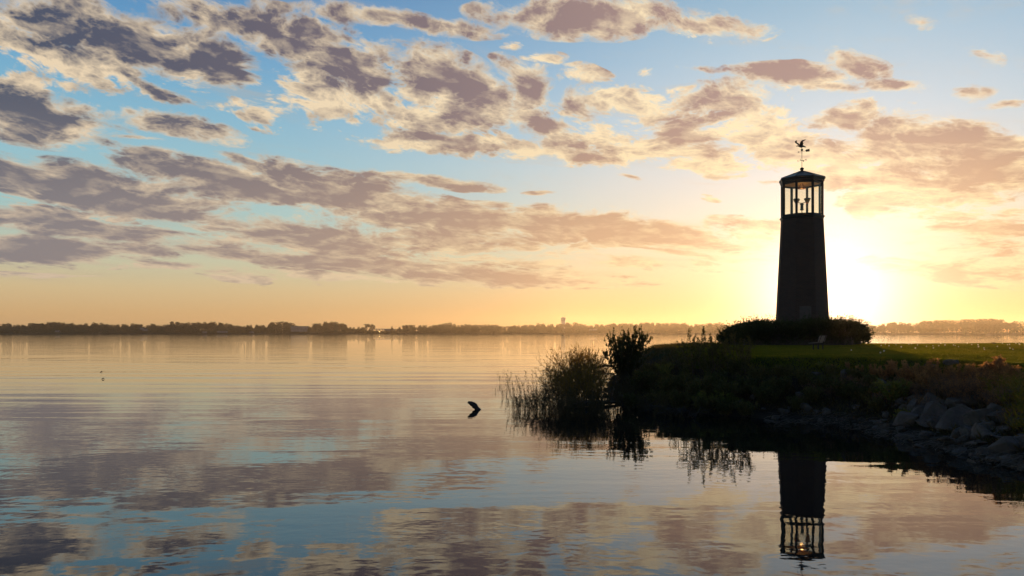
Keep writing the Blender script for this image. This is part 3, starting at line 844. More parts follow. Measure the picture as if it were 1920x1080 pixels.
def boat():
    Yd = 930.0; X = (1853-960)/F*Yd
    r = empty('fishing_boat', (X, Yd, 0)); tag(r, 'small dark open boat on the bright water at far right', 'boat'); r.rotation_euler = (0,0,.12)
    secs = []; n = 9   # hull along x, bow at -x
    for i in range(n):
        t = i/(n-1); x = -2.9+5.4*t; w = .95*min(1, (t/.45)**.6) if t > 0 else .03; w = max(w, .03)
        top = .75-.30*t**.6+.12*(1-t)**3; kb = -.15+.35*(1-t)**4
        secs.append([(x,-w,top),(x,-w*.8,(top+kb)/2),(x,0,kb),(x,w*.8,(top+kb)/2),(x,w,top),(x,w*.9,top-.04),(x,w*.7,(top+kb)/2+.05),(x,0,kb+.06),(x,-w*.7,(top+kb)/2+.05),(x,-w*.9,top-.04)])
    b = MB(); vs = [p for s_ in secs for p in s_]; fs = []
    for i in range(n-1):
        for k in range(10): fs.append((i*10+k, i*10+(k+1)%10, (i+1)*10+(k+1)%10, (i+1)*10+k))
    fs.append(tuple(range(9,-1,-1))); fs.append(tuple((n-1)*10+k for k in range(10)))
    b.add(vs, fs); b.build('hull', M['hull'], r)
    for x in (-.9, .3, 1.5):
        b = MB(); b.box((x,0,.38), (.3,1.5,.05)); b.build('seat', M['bench_wood'], r)
    b = MB(); b.box((2.75,0,.75), (.35,.3,.45)); b.tube([(2.72,0,.6),(2.75,0,-.3)], .07, 6); b.tube([(2.6,0,.8),(2.1,0,.95)], .03, 6); b.build('outboard_motor', M['black_metal'], r)
    pr = empty('person', (X+1.5*math.cos(.12), Yd+1.5*math.sin(.12), .42)); pr.rotation_euler = (0,0,.12)
    tag(pr, 'person in dark clothes seated at the stern of the small boat', 'person')
    nd = [((0,0,.10),.17),((0,0,.38),.16),((-.03,0,.58),.17),((-.04,0,.68),.07),((-.06,0,.80),.10),((-.07,0,.90),.085),
          ((0,.12,.08),.11),((-.42,.14,.10),.08),((-.45,.14,-.32),.055),((-.56,.14,-.36),.045),
          ((0,-.12,.08),.11),((-.42,-.14,.10),.08),((-.45,-.14,-.32),.055),((-.56,-.14,-.36),.045),
          ((-.02,.22,.55),.06),((-.05,.27,.28),.045),((-.30,.22,.22),.035),((-.02,-.22,.55),.06),((.10,-.3,.30),.045),((.35,-.2,.33),.035)]
    ed = [(0,1),(1,2),(2,3),(3,4),(4,5),(0,6),(6,7),(7,8),(8,9),(0,10),(10,11),(11,12),(12,13),(2,14),(14,15),(15,16),(2,17),(17,18),(18,19)]
    skin_body('body', nd, ed, M['cloth'], pr)
boat()

# ------------------------------------------------------------------ park bench, seen nearly end-on, facing left
def bench():
    p = ground_hit(1536, 657.5)
    r = empty('park_bench', p, 0); tag(r, 'slatted park bench facing left on the lawn before the hedge', 'bench')
    # local x = forward (to the left in the picture), y = along the bench
    vb = Vector((p.x, p.y, 0)).normalized(); rg = Vector((vb.y, -vb.x, 0))
    a = math.radians(-14)
    along = vb*math.cos(a) + rg*math.sin(a)*-1; fwd = Vector((0,0,1)).cross(along)
    if fwd.dot(rg) > 0: fwd = -fwd
    r.rotation_euler = (0, 0, math.atan2(fwd.y, fwd.x))
    L = 1.5
    b = MB()
    for i in range(5): b.box((.02+.09*i, 0, .44-.012*(4-i)*-.6+.0), (.078, L, .035))
    b.build('seat', M['bench_wood'], r)
    b = MB()
    lean = Matrix.Rotation(math.radians(-18), 3, 'Y')
    for i in range(4):
        z = .56+.088*i; b.box((-.10-(z-.5)*.32, 0, z), (.03, L, .078), lean)
    b.build('backrest', M['bench_wood'], r)
    for s_ in (-.5, .5):
        for x, n_ in ((-.08, 0), (.20, 1)):
            q = MB(); q.tube([(x,s_,-.05),(x,s_,.40)], .035, 8); q.box((x,s_,.01), (.12,.12,.02)); q.build('leg', M['black_metal'], r)
        q = MB(); q.tube([(-.10,s_,.40),(.38,s_,.415)], .022, 6); q.tube([(-.08,s_,.38),(-.14,s_,.56),(-.25,s_,.86)], .022, 6); q.build('support_bracket', M['black_metal'], r)
bench()

# ------------------------------------------------------------------ juniper hedge round the lighthouse foot
def hedge():
    g = np.random.default_rng(21)
    cx, cy = at(1487, 640, 66.5).x, 66.5; a, b = 5.55, 6.3
    r = empty('juniper_hedge', (cx, cy, hz(cx, cy))); tag(r, 'dense dark juniper hedge ringing the foot of the lighthouse', 'hedge')
    n = 5200
    ph = g.uniform(0, 2*PI, n); lump = 1+.05*np.sin(ph*5+1)+.05*np.sin(ph*9)+.03*np.sin(ph*17+2)
    el = np.arcsin(g.uniform(0, 1, n)**.85); Hh = 1.80*(1+.06*np.sin(ph*4+.6)+.05*np.sin(ph*11))
    # flat-topped dome: superellipse profile
    ce, se = np.cos(el)**.36, np.sin(el)**.48
    lx = np.where(np.cos(ph) < 0, 1.0+.02*0, 1.0)
    px_, py_ = a*ce*np.cos(ph)*lump*lx, b*ce*np.sin(ph)*lump
    leftslope = np.clip((-px_/a-.55)/.5, 0, 1)
    pz = Hh*se*(1-.42*leftslope*1.0)
    P0 = np.stack([px_, py_, pz], 1)
    out = unit(np.stack([np.cos(ph)*ce*1.0, np.sin(ph)*ce, .35+.9*se], 1) + g.normal(size=(n,3))*.35)
    V = []; Fs = []; o = 0
    # each spray: a leaning spike with side sprigs
    for k in range(9):
        t = k/8.0; L_ = g.uniform(.26, .50, n)*np.where(g.uniform(size=n) < .16, 2.1, 1)
        base = P0 + out*(t*.42-.30)[None] if False else P0 + out*((t*L_)-.22)[:,None]
        sd = unit(np.cross(out, g.normal(size=(n,3))))
        D = unit(out*.8 + sd*(1.0-t)*.9 + g.normal(size=(n,3))*.15)
        v, f = leaves(base, D, unit(np.cross(D, g.normal(size=(n,3)))), .24*(1.1-t*.6)*np.ones(n)*g.uniform(.7,1.4,n), .060*np.ones(n)*g.uniform(.8,1.5,n))
        V.append(v); Fs.append(f+o); o += len(v)
    V = np.concatenate(V); Fs = np.concatenate(Fs)
    V[:,2] = np.maximum(V[:,2], .0)
    fast_mesh('foliage', V, Fs, M['juniper'], r)
    c = MB(); prof = []  # opaque inner core, added to stop light passing through the foliage
    nn = 40; rings = 7
    vs = []; fs = []
    for i in range(rings):
        e = i/(rings-1)*PI/2*.98
        for k in range(nn):
            p_ = 2*PI*k/nn; lm = 1+.05*math.sin(p_*5+1)+.05*math.sin(p_*9)
            x = (a-.42)*math.cos(e)**.36*math.cos(p_)*lm; y = (b-.42)*math.cos(e)**.36*math.sin(p_)*lm
            ls = min(max((-x/a-.5)/.5, 0), 1)
            z = 1.5*math.sin(e)**.48*(1-.5*ls) + .05*math.sin(k*3.3+i)
            vs.append((x, y, z-.02*(i == 0)))
    for i in range(rings-1):
        for k in range(nn): fs.append((i*nn+k, i*nn+(k+1)%nn, (i+1)*nn+(k+1)%nn, (i+1)*nn+k))
    fs.append(tuple((rings-1)*nn+k for k in range(nn)))
    c.add(vs, fs); c.build('branches', M['bark'], r)
hedge()

# ------------------------------------------------------------------ shore plants
def plant(name, seed, nst, H, spread, lean, leafL, leafW, per, lm, sm='twig', lo=.25, curve=.3, stemr=.008, head=None, branch=0, lift=.6, base=.12):
    """stems rising from one spot, with leaves along them; returns an Empty > stems, leaves (> or seed heads)"""
    g = np.random.default_rng(seed); root = empty(name)
    b = MB(); P=[]; D=[]; HP=[]; HD=[]
    for i in range(nst):
        a = g.uniform(0, 2*PI); r = g.uniform(0, 1)**.6; h = H*g.uniform(.55, 1.0)
        tx, ty = math.cos(a)*spread*r + lean[0]*h, math.sin(a)*spread*r + lean[1]*h
        bx, by = math.cos(a)*base*g.uniform(0,1), math.sin(a)*base*g.uniform(0,1)
        pts = []
        cv = g.uniform(.4, 1.3)*curve; wx, wy = g.normal(0, .03*h), g.normal(0, .03*h)
        for k in range(7):
            t = k/6; s_ = t**(1+cv)
            pts.append(Vector((bx+(tx-bx)*s_+wx*math.sin(t*5), by+(ty-by)*s_+wy*math.sin(t*4+1), h*(t - .18*cv*t*t*r))))
        b.tube(pts, [stemr*(1-.75*k/6)*g.uniform(.8,1.3) for k in range(7)], 4, False)
        chains = [(pts, 1.0, per)]
        for q in range(branch):
            k0 = g.integers(2, 6); d0 = Vector(g.normal(0,1,3)); d0.z = abs(d0.z)+.8; d0.normalize(); Lb = h*g.uniform(.14, .32)
            bp = [pts[k0], pts[k0]+d0*Lb*.5, pts[k0]+d0*Lb+Vector((0,0,.04*h))]
            b.tube(bp, [stemr*.55, stemr*.4, stemr*.2], 3, False); chains.append((bp, .6, max(2, per//3)))
        for pp, kk, cnt in chains:
            for q in range(cnt):
                t = (lo if kk == 1.0 else .2) + (1-(lo if kk == 1.0 else .2))*g.uniform(0,1); f = t*(len(pp)-1); i0 = min(int(f), len(pp)-2)
                p = pp[i0].lerp(pp[i0+1], f-i0); tn = (pp[i0+1]-pp[i0]).normalized()
                s_ = Vector(g.normal(0,1,3)); s_ = (s_ - tn*s_.dot(tn)).normalized()
                d = (tn*lift + s_*g.uniform(.5,1)); d.z -= g.uniform(0,.35); d.normalize(); P.append(p); D.append(d)
            if head:
                hn, hl, hw, hs = head
                tp = pp[-1]; tn = (pp[-1]-pp[-2]).normalized()
                for q in range(hn):
                    o_ = tn*(-hs*g.uniform(0,1)); HP.append(tp+o_+Vector(g.normal(0,hw*.7,3))); HD.append((tn*.5+Vector(g.normal(0,.6,3))).normalized())
    b.build('stem', M[sm], root)
    if P:
        P = np.array(P); D = np.array(D); n = len(P); U = unit(np.cross(D, g.normal(size=(n,3))))
        v, f = leaves(P, D, U, leafL*g.uniform(.6,1.2,n), leafW*g.uniform(.7,1.2,n)); fast_mesh('leaf', v, f, M[lm], root)
    if HP:
        P = np.array(HP); D = np.array(HD); n = len(P); U = unit(np.cross(D, g.normal(size=(n,3))))
        v, f = leaves(P, D, U, head[1]*g.uniform(.6,1.3,n), head[2]*2*g.uniform(.7,1.3,n)); fast_mesh('seed_head', v, f, M['rust' if lm in ('rust','twig') else lm], root)
    return root
def protos(fn, seeds, label, cat, group):
    out = []
    for s_ in seeds:
        p = fn(s_); tag(p, label, cat, group); out.append(p)
    return out
WIL = protos(lambda s_: plant('willow_shrub', s_, 40, 1.0, .78, (-.16, 0), .10, .012, 24, 'willow', 'twig', .22, .5, .0055, None, 2, 1.2, .16), (1,2,3),
             'golden narrow-leaved willow shrub standing in the shallows', 'shrub', 'willow shrubs at the tip of the point')
SHR = protos(lambda s_: plant('leafy_shrub', s_, 60, 1.0, .80, (.05, 0), .058, .034, 60, 'shrub_leaf', 'bark', .30, .25, .010, None, 5, .9, .10), (4,),
             'tall dense leafy shrub at the left end of the green point', 'shrub', None)
REE = protos(lambda s_: plant('reed_clump', s_, 11, 1.0, .45, (-.10, 0), .085, .020, 9, 'reed', 'reed', .25, .4, .0055, None, 1, .5, .45), (5,6,7),
             'sparse dark reeds with small leaves rising from the water', 'reeds', 'reed clumps in the shallows')
SMW = protos(lambda s_: plant('water_weed', s_, 30, 1.0, .62, (-.05, 0), .10, .026, 12, 'reed', 'reed', .12, .3, .007, None, 2, .5, .50), (8,9),
             'tangled dark leafy weed clump standing in the water', 'weeds', 'weed tangles in the shallows')
DRK = protos(lambda s_: plant('bank_bush', s_, 34, 1.0, .75, (0, 0), .14, .050, 22, 'dark_weed', 'twig', .10, .3, .006, None, 3, .6, .35), (10,11,12),
             'low dark green bush on the shaded bank', 'bush', 'dark bushes along the bank')
TAL = protos(lambda s_: plant('tall_weed', s_, 5, 1.0, .32, (-.05, 0), .055, .016, 26, 'dark_weed', 'twig', .35, .5, .006, (14, .035, .012, .10), 4, .8, .12), (13,14,15),
             'tall thin weed standing up against the glowing lake', 'weed', 'tall weeds left of the hedge')
RUS = protos(lambda s_: plant('dock_weed', s_, 14, 1.0, .45, (0, 0), .05, .022, 14, 'rust', 'twig', .4, .3, .006, (40, .055, .040, .42), 3, .8, .22), (16,17,18),
             'rusty brown dried weed with seed heads at the lawn edge', 'weed', 'rusty dried weeds along the bank top')
TWI = protos(lambda s_: plant('dry_brush', s_, 52, 1.0, .80, (0, 0), .045, .020, 26, 'twig', 'twig', .25, .3, .004, (10, .02, .012, .12), 3, .7, .40), (19,20),
             'dry reddish brown twiggy brush low on the bank', 'brush', 'dry brush between the rocks')
GRN = protos(lambda s_: plant('green_weed', s_, 15, 1.0, .60, (0, 0), .12, .030, 40, 'green_weed', 'twig', .15, .5, .006, None, 5, .9, .12), (22,23),
             'feathery yellow green weed on the bank', 'weed', 'feathery green weeds on the bank')
YEL = protos(lambda s_: plant('broad_leaved_weed', s_, 12, 1.0, .55, (-.08, 0), .30, .035, 11, 'yellow_blade', 'green_weed', .15, .4, .007, None, 0, .9, .15), (24,25),
             'long-leaved yellow green plant among the rocks at right', 'weed', 'long-leaved plants at the right edge')
def put(ps, px_, py_, H, label=None, seed=0, water=False, wide=1.0):
    """stand a plant with its foot where photo point (px,py) meets the land or the water"""
    if water:
        Yd = CAMZ*F/(py_-HOR); p = Vector(((px_-960)/F*Yd, Yd, -.03))
    else:
        p = ground_hit(px_, py_); p.z -= .04
    q = random.choice(ps)
    return place(q, p, random.uniform(0, 6.28) if q not in WIL+REE else random.uniform(-.5,.5), (H*wide, H*wide, H), label)
random.seed(31)
# willow thicket at the tip, standing in the shallows
for i, (x, y, h, lab) in enumerate([(1098, 748, 2.55, 'tallest golden willow shrub of the thicket at the tip of the point'), (1072, 752, 2.25, None), (1118, 742, 2.35, 'golden willow shrub closest to the tall dense leafy shrub'),
        (1052, 758, 1.75, None), (1088, 764, 1.9, None), (1112, 768, 1.7, None), (1064, 768, 1.35, None), (1104, 735, 2.3, None), (1080, 738, 2.3, None), (1042, 748, 1.45, 'leftmost golden willow shrub of the thicket'), (1128, 758, 1.6, None)]):
    put(WIL, x, y, h*1.0, lab, water=True, wide=.78)
put(SHR, 1172, 722, 2.70, None, wide=.60)
put(SMW, 1158, 735, 1.3); put(SMW, 1190, 740, 1.1)
for (x, y, h) in [(1008, 776, .95), (985, 773, .85), (1018, 768, 1.1), (1035, 772, 1.15), (998, 768, .8), (1052, 780, .9), (1078, 782, .9), (1100, 782, .8), (1130, 782, .85), (970, 768, .6), (1150, 768, 1.0), (1170, 760, 1.2), (1208, 772, .8), (1240, 778, .8), (1120, 772, 1.0), (1065, 772, 1.1)]:
    put(SMW, x, y, h, water=True, wide=.75)
for (x, y, h) in [(962, 772, 1.0), (975, 766, 1.15), (990, 758, 1.3), (1005, 752, 1.35), (945, 745, .7), (952, 722, 1.0), (938, 718, .8), (1018, 748, 1.5), (1030, 742, 1.6), (960, 740, 1.2), (1046, 738, 1.7), (928, 735, .35), (980, 742, 1.3), (1140, 790, .5), (1225, 785, .6), (1180, 782, .7), (1255, 790, .6), (1275, 787, .55)]:
    put(REE, x, y, h, water=True, wide=.7)
# dark bushes down the bank
for (x, y, h) in [(1200, 735, 1.3), (1228, 728, 1.1), (1255, 745, 1.2), (1285, 735, 1.1), (1312, 752, 1.3), (1345, 738, 1.2), (1370, 755, 1.2), (1405, 742, 1.1), (1438, 760, 1.1), (1462, 742, 1.0),
                  (1218, 700, .7), (1248, 695, .6), (1290, 705, .8), (1330, 700, .8), (1380, 705, .9), (1420, 715, .8), (1470, 712, .8), (1510, 722, .8), (1545, 735, .9), (1580, 745, .9), (1610, 752, .8), (1525, 755, .8),
                  (1235, 765, 1.0), (1275, 768, 1.0), (1320, 775, .9), (1360, 778, .8), (1400, 780, .8), (1640, 770, .7), (1495, 768, .7), (1185, 765, 1.0), (1560, 705, .6), (1600, 712, .6), (1630, 725, .6)]:
    put(DRK, x, y, h*.78)
# tall weeds in front of the hedge's left end and against the lake
for (x, y, h, lab) in [(1297, 706, 1.75, 'tallest thin weed standing up left of the hedge'), (1318, 700, 1.35, None), (1332, 704, 1.7, 'tall thin weed closest to the left end of the hedge'), (1282, 695, .95, None), (1344, 700, 1.2, None),
                       (1306, 690, 1.2, None), (1268, 690, .8, None), (1325, 690, 1.1, None), (1352, 695, 1.1, None), (1385, 705, 1.5, None), (1398, 700, 1.3, None), (1368, 700, 1.4, None)]:
    put(TAL, x, y, h*1.32, lab)
for (x, y, h) in [(1612, 700, .45), (1590, 690, .35), (1640, 705, .6), (1655, 712, .55), (1672, 706, .7), (1690, 712, .65), (1706, 716, .8), (1722, 714, .75), (1742, 712, .95), (1752, 720, .8), (1768, 718, .75), (1784, 716, .7), (1800, 720, .75), (1815, 724, .8), (1830, 722, .85), (1846, 724, .9),
                  (1862, 722, .85), (1873, 720, 1.05), (1886, 728, .85), (1900, 732, .8), (1915, 726, .7), (1735, 732, .8), (1790, 736, .8), (1840, 740, .8), (1880, 745, .8), (1700, 735, .6), (1812, 700, .35), (1560, 692, .3)]:
    put(RUS, x, y, h*random.uniform(.70, .98))
for (x, y, h) in [(1700, 745, .6), (1730, 752, .65), (1765, 750, .75), (1795, 755, .8), (1822, 760, .85), (1850, 758, .85), (1775, 735, .7), (1838, 735, .7), (1805, 740, .8), (1680, 735, .6), (1645, 740, .5), (1612, 732, .5), (1585, 722, .45), (1870, 770, .7), (1900, 765, .7), (1560, 745, .5), (1520, 740, .5), (1655, 760, .5), (1740, 770, .5), (1890, 795, .5)]:
    put(TWI, x, y, h)
for (x, y, h, lab) in [(1672, 762, .98, 'largest feathery yellow green weed halfway down the bank'), (1655, 750, .7, None), (1690, 755, .75, None), (1245, 712, .8, None), (1310, 768, .75, None), (1340, 772, .8, None), (1690, 790, .45, None), (1375, 765, .6, None), (1535, 690, .3, None)]:
    put(GRN, x, y, h, lab)
for (x, y, h) in [(1868, 750, .8), (1888, 760, .85), (1905, 775, .9), (1918, 790, .9), (1885, 735, .6), (1910, 745, .8), (1930, 770, 1.0), (1900, 810, .7), (1925, 820, .8), (1940, 745, .9)]:
    put(YEL, x, y, h)

for (x, y, h) in [(1412, 712, .8), (1428, 705, .6), (1446, 716, .75), (1482, 700, .5), (1500, 716, .6), (1522, 708, .5), (1548, 715, .6), (1568, 722, .65), (1590, 712, .5), (1622, 716, .6), (1380, 716, .7), (1352, 712, .7), (1245, 690, .6), (1262, 700, .7)]:
    put(TAL, x, y, h*.95, 'thin dry weed rising from the dark bank brush')
# ------------------------------------------------------------------ rocks
def rock(seed, flat=.6):
    g = random.Random(seed); bm = bmesh.new()
    for i in range(18):
        v = Vector((g.gauss(0,1), g.gauss(0,1), g.gauss(0,1))).normalized()
        v = Vector((max(-.72,min(.72,v.x)), max(-.62,min(.62,v.y)), max(-.6,min(.6,v.z))))*g.uniform(.8,1)
        bm.verts.new((v.x*.62, v.y*.48, v.z*.48*flat))
    bmesh.ops.convex_hull(bm, input=bm.verts[:])
    for v in [v for v in bm.verts if not v.link_faces]: bm.verts.remove(v)
    bmesh.ops.dissolve_limit(bm, angle_limit=.22, verts=bm.verts[:], edges=bm.edges[:])
    bmesh.ops.bevel(bm, geom=bm.edges[:], offset=.010, segments=1, affect='EDGES')
    bmesh.ops.triangulate(bm, faces=bm.faces[:])
    bmesh.ops.subdivide_edges(bm, edges=bm.edges[:], cuts=3, use_grid_fill=True)
    for v in bm.verts:
        n_ = mnoise.fractal(v.co*3.4+Vector((seed*3.7,0,0)), 1.0, 2.0, 4)*.018 + mnoise.noise(v.co*1.4+Vector((seed,2,1)))*.02
        v.co += v.co.normalized()*n_
    me = bpy.data.meshes.new('boulder'); bm.to_mesh(me); bm.free(); me.materials.append(M['rock'])
    o = bpy.data.objects.new('boulder', me); COL.objects.link(o)
    tag(o, 'angular grey boulder of the rock bank', 'rock', 'boulders of the rock bank'); return o
ROCKS = [rock(s_, f) for s_, f in ((1,.95),(2,.8),(3,.7),(4,1.0),(5,.85),(6,.6),(7,.9),(8,.75))]
SLABS = [rock(s_, .30) for s_ in (12, 13, 14)]
for s_ in SLABS: s_['label'] = 'flat grey stone slab of the rock bank'
def put_rock(px_, py_, wpx, kind='r', rot=None, label=None, sink=.12):
    p = ground_hit(px_, py_); s_ = wpx/F*p.y
    q = random.choice(SLABS if kind == 's' else ROCKS)
    r = rot if rot else (random.uniform(-.4,.4), random.uniform(-.4,.4), random.uniform(0,6.28))
    p = Vector(p); p.z += s_*(.24-sink) if kind == 'r' else s_*.12
    return place(q, p, r[2], s_*random.uniform(.9,1.1), label, r[0], r[1])
random.seed(77)
# the ones that stand out (photo foot point, width)
put_rock(1795, 800, 95, 's', (.35, -.62, .5), 'long pale slab tilted up to the right in the middle of the rock bank')
put_rock(1752, 790, 78, 's', (.5, -.85, .7), 'steep slab leaning just left of the long pale tilted slab')
put_rock(1722, 788, 60, 's', (.4, -.7, .6), 'narrow slab leaning furthest left of the tilted slabs')
put_rock(1745, 770, 66, 's', (.4, -.6, .5), 'slab leaning above the other tilted slabs')
put_rock(1702, 796, 52, 'r', None, 'broad low boulder at the left end of the big rocks')
put_rock(1718, 752, 40, 'r', None, 'rounded boulder above the leaning slabs at left')
put_rock(1836, 795, 80, 'r', None, 'large dark boulder right of the long pale tilted slab')
put_rock(1796, 818, 48, 'r', None, 'square dark boulder below the long pale tilted slab')
put_rock(1893, 846, 88, 'r', (.15,.1,.4), 'largest boulder low at the right edge of the rock bank')
put_rock(1845, 820, 62, 'r', None, 'mid-sized boulder above the largest boulder at right')
put_rock(1832, 868, 44, 's', (.3,-.5,2.2), 'small slab with its tip in the water at right')
put_rock(1735, 838, 46, 's', (.3,-.4,2.6), 'small slab with its tip in the water below the leaning slabs')
put_rock(1782, 684, 34, 'r', None, 'pale boulder among the rusty weeds at the lawn edge', .1)
put_rock(1745, 692, 26, 'r', None, 'small pale boulder left among the rusty weeds', .1)
put_rock(1862, 748, 34, 's', (0,.2,.2), 'pale flat stone catching light among the plants at right')
put_rock(1900, 745, 46, 'r', None, 'bluish grey boulder beside the long-leaved plants at right')
for (x, y, w_) in [(1587, 708, 30), (1530, 705, 28), (1500, 745, 34), (1512, 768, 30), (1470, 775, 24), (1412, 748, 20), (1440, 752, 18), (1385, 758, 22), (1550, 775, 22), (1575, 790, 18), (1605, 800, 20), (1640, 806, 26), (1660, 812, 22), (1685, 818, 20)]:
    put_rock(x, y, w_)
k = 0
while k < 150:       # the loose bank between them
    x = random.uniform(1640, 1990); lo_ = 730 + (x-1640)*.06; hi_ = 806 + (x-1640)*.30
    y = random.uniform(lo_, hi_)
    p = ground_hit(x, y)
    if p.z > 1.85: continue
    put_rock(x, y, random.choice((18, 24, 30, 36, 46, 56))*(.8+.3*(x-1640)/350), random.choice('rrrs')); k += 1
for k in range(14):
    x = random.uniform(1380, 1640); put_rock(x, random.uniform(762, 792+(x-1480)*.05), random.uniform(12, 26), random.choice('rrs'))

# ------------------------------------------------------------------ driftwood
def log(name, pts, rads, label, group=None, n=10, seed=0):
    p0 = Vector(pts[0]); r = empty(name, p0) if False else None
    b = MB(); P = []; R = []
    for i in range(len(pts)-1):
        for k in range(4):
            t = k/4; P.append(Vector(pts[i]).lerp(Vector(pts[i+1]), t)); R.append((rads[i]*(1-t)+rads[i+1]*t)*(1+.14*math.sin(seed+len(P)*2.3)))
    P.append(Vector(pts[-1])); R.append(rads[-1])
    b.tube(P, R, n); o = b.build(name, M['wet_wood'], None, True)
    for v in o.data.vertices: v.co += Vector(mnoise.noise_vector(v.co*9))*.015
    return tag(o, label, 'log', group)
wp = lambda px_, py_, z=0: (lambda Yd: Vector(((px_-960)/F*Yd, Yd, z)))(CAMZ*F/(py_-HOR))
b0 = wp(899.5, 768); q0 = at(899.5, 767, b0.y); q1 = at(889, 757.5, b0.y); q2 = at(877.5, 753.5, b0.y)
log('driftwood', [Vector((q0.x+.42, b0.y, -.42)), Vector((q0.x-.06, b0.y, -.02)), Vector((q1.x-.02, b0.y, q1.z-.02)), Vector((q2.x, b0.y, q2.z-.01))], [.09,.095,.11,.05], 'black broken stump of driftwood leaning out of the open lake', seed=2)
a0, a1 = wp(1060, 766, .03), wp(1165, 757, .05)
log('driftwood', [a0, a0.lerp(a1,.3)+Vector((0,0,.10)), a0.lerp(a1,.6)+Vector((0,.2,.07)), a1], [.06,.11,.10,.05], 'long dark log lying in the water under the willow shrubs', seed=3)
a0, a1 = wp(1118, 692, .1), wp(1152, 694, .3)
log('driftwood', [a0, a0.lerp(a1,.5)+Vector((0,0,.12)), a1], [.05,.10,.09], 'dark log end poking out left of the tall leafy shrub', seed=4)
a0, a1 = wp(1036, 713, .03), wp(1062, 712, .10)
log('driftwood', [a0, a1], [.06,.10], 'dark log floating left of the willow shrubs', seed=5)
for (x, y) in ((190, 698), (193, 711)):
    c_ = wp(x, y, .02); log('floating_twig', [c_+Vector((-.08,0,-.02)), c_+Vector((0,.02,.05)), c_+Vector((.09,0,.0))], [.015,.03,.012], 'tiny dark twig floating alone on the open water at left', 'floating twigs')
def sub_branches():     # twiggy dead branches arching over the water at the foot of the bank
    g = random.Random(9)
    for i, (x, y) in enumerate(((1212, 770), (1238, 776), (1262, 782), (1290, 784), (1560, 800), (1600, 806))):
        c_ = wp(x, y, 0); b = MB(); root_ = None
        for k in range(14):
            a = g.uniform(-1.4, 1.4); L_ = g.uniform(.5, 1.1); d = Vector((math.sin(a), g.uniform(-.4,.2), 0))
            b.tube([c_+Vector((g.uniform(-.3,.3),.2,-.1)), c_+d*L_*.5+Vector((0,0,g.uniform(.15,.4))), c_+d*L_+Vector((0,0,g.uniform(.0,.5)))], [.02,.013,.004], 4, False)
        tag(b.build('dead_branch', M['wet_wood']), 'bare arching dead branches at the dark waterline below the bank', 'branches', 'dead branches at the waterline')
sub_branches()

# ------------------------------------------------------------------ straw, grass, dandelions
def straw():
    g = random.Random(4); b = MB(); k = 0
    while k < 520:
        px_ = g.uniform(1440, 1960); yy = 792 + max(0, px_-1560)*.245 + g.uniform(-14, 10)
        p = ground_hit(px_, yy)
        if p.z > .7: continue
        a = g.gauss(0, .5); L_ = g.uniform(.15, .6); d = Vector((math.cos(a), math.sin(a), g.uniform(-.2,.35)))*L_
        base = Vector((p.x, p.y, max(p.z, 0)+g.uniform(.03,.16)))
        b.tube([base-d*.5, base+Vector((0,0,g.uniform(0,.06))), base+d*.5], [.006,.006,.003], 3, False); k += 1
    tag(b.build('dead_straw', M['straw']), 'pale dead reed straw strewn over the waterline rocks', 'straw', None, 'stuff')
straw()
def grass():
    g = np.random.default_rng(8)
    def blades(X, Y, h, w, mat, name, label, lean=.5):
        n = len(X); Z = hgt(X, Y) - .01
        a = g.uniform(0, 2*PI, n); U = np.stack([np.cos(a), np.sin(a), np.zeros(n)], 1)
        ln = np.stack([g.normal(0, lean, n), g.normal(0, lean, n), np.ones(n)], 1); D = unit(ln)
        P = np.stack([X, Y, Z], 1); hh = h[:,None]; ww = w[:,None]
        tip = P + D*hh + np.stack([ln[:,0], ln[:,1], 0*ln[:,0]], 1)*hh*.35
        mid = P + D*hh*.55
        V = np.stack([P-U*ww*.5, P+U*ww*.5, mid+U*ww*.4, tip, mid-U*ww*.4], 1).reshape(-1,3)
        Fq = np.arange(n*5).reshape(-1,5)
        tag(fast_mesh(name, V, Fq, mat), label, 'grass', None, 'stuff')
    # lawn
    n = 420000
    Y = 19 + 59*g.uniform(0,1,n)**1.25; X = Y*g.uniform(.13, .68, n)
    d = sdist(X, Y); keep = (d > 3.6) & (X < 60)
    X, Y = X[keep], Y[keep]; n = len(X)
    blades(X, Y, g.uniform(.05, .12, n)*(1+.3*np.sin(X*.6)*np.sin(Y*.5)), .010 + .0007*Y*g.uniform(.6,1.2,n), M['grass'], 'lawn_grass', 'short green lawn grass lit from behind')
    # rough bank grass
    n = 130000
    Y = g.uniform(15, 72, n); X = Y*g.uniform(.08, .70, n); d = sdist(X, Y)
    keep = (d > .7) & (d < 4.0) & (g.uniform(size=n) < .35+.65*(np.sin(X*2.3)*np.sin(Y*1.7) > -.2)); X, Y = X[keep], Y[keep]; n = len(X)
    blades(X, Y, g.uniform(.10, .34, n), .008+.0006*Y*g.uniform(.6,1.2,n), M['bank_grass'], 'bank_grass', 'rough dark grass covering the bank', .6)
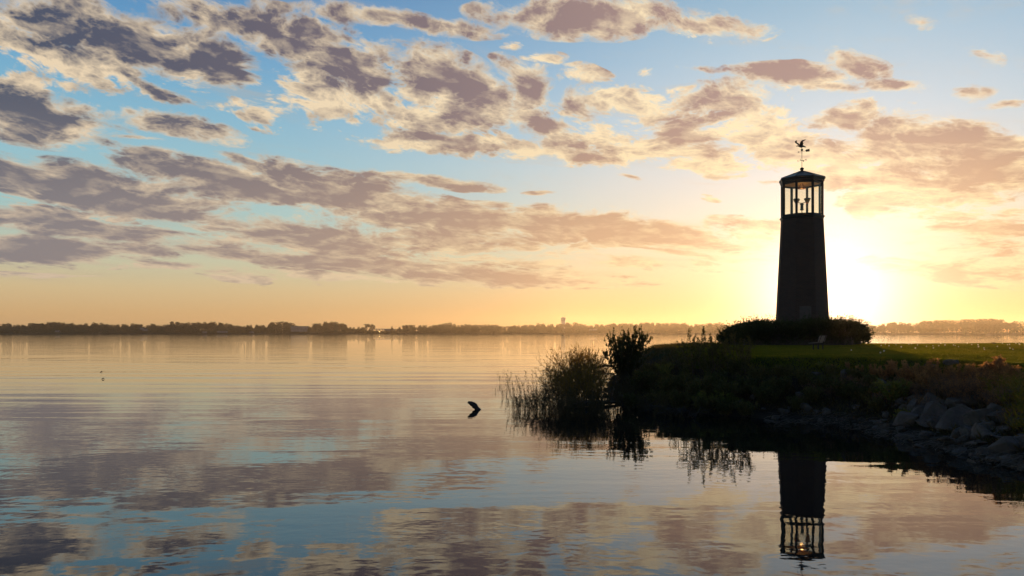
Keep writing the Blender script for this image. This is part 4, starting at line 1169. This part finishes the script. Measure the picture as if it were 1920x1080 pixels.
    # fine dark green ground cover under the bank bushes
grass()
def dandelions():
    r = empty('dandelion'); tag(r, 'white dandelion seed head glowing on the sunlit lawn', 'dandelion', 'dandelions on the lawn')
    b = MB(); b.tube([(0,0,0),(.005,0,.07),(0,.006,.13)], .003, 4); b.build('stem', M['dark_weed'], r)
    g = np.random.default_rng(3); n = 60; D = unit(g.normal(size=(n,3))); P = np.zeros((n,3))+[0,.006,.13]
    v, f = leaves(P, D, unit(np.cross(D, g.normal(size=(n,3)))), np.full(n,.034), np.full(n,.012)); fast_mesh('seed_head', v, f, M['seedhead'], r)
    spots = [(1652.5,652.5),(1667,652),(1658,665),(1651,668),(1704,649),(1709,648),(1737,652.5),(1749,651),(1750,657),(1764,648),(1772,651.5),(1788,650.5),(1791,651),(1797,653),(1813.5,647),(1833.5,651),(1879.5,647),(1889,649.5),(1893,650),(1905,647),(1911,649),(1912,650),(1893.5,657.5),(1899,659),(1716,658),(1596,661),(1920,647),(1845,656),(1846,659),(1835,655),(1690,655),(1680,649),(1760,652),(1720,650),(1660,649),(1870,653),(1822,649),(1925,654),(1940,650)]
    for i, (x, y) in enumerate(spots):
        p = ground_hit(x, y+.8); place(r, p, i*.7, random.uniform(1.0, 1.5))
dandelions()
p = ground_hit(1862.5, 645.5)
q = put(DRK, 1862.5, 646.0, .26, 'small dark weed tuft at the far edge of the lawn')

# ------------------------------------------------------------------ evening haze over the lake
def haze():
    m = bpy.data.materials.new('haze_air'); m.use_nodes = True; nt = m.node_tree; nt.nodes.clear()
    out = nt.nodes.new('ShaderNodeOutputMaterial'); v = nt.nodes.new('ShaderNodeVolumePrincipled')
    v.inputs['Color'].default_value = (1.0, .84, .66, 1); v.inputs['Density'].default_value = 0.00010; v.inputs['Anisotropy'].default_value = .80
    nt.links.new(v.outputs[0], out.inputs['Volume'])
    b = MB(); b.box((0, 1150, 25), (7200, 3100, 54))
    tag(b.build('haze', m), 'thin evening haze lying over the lake', 'haze', None, 'stuff')
haze()
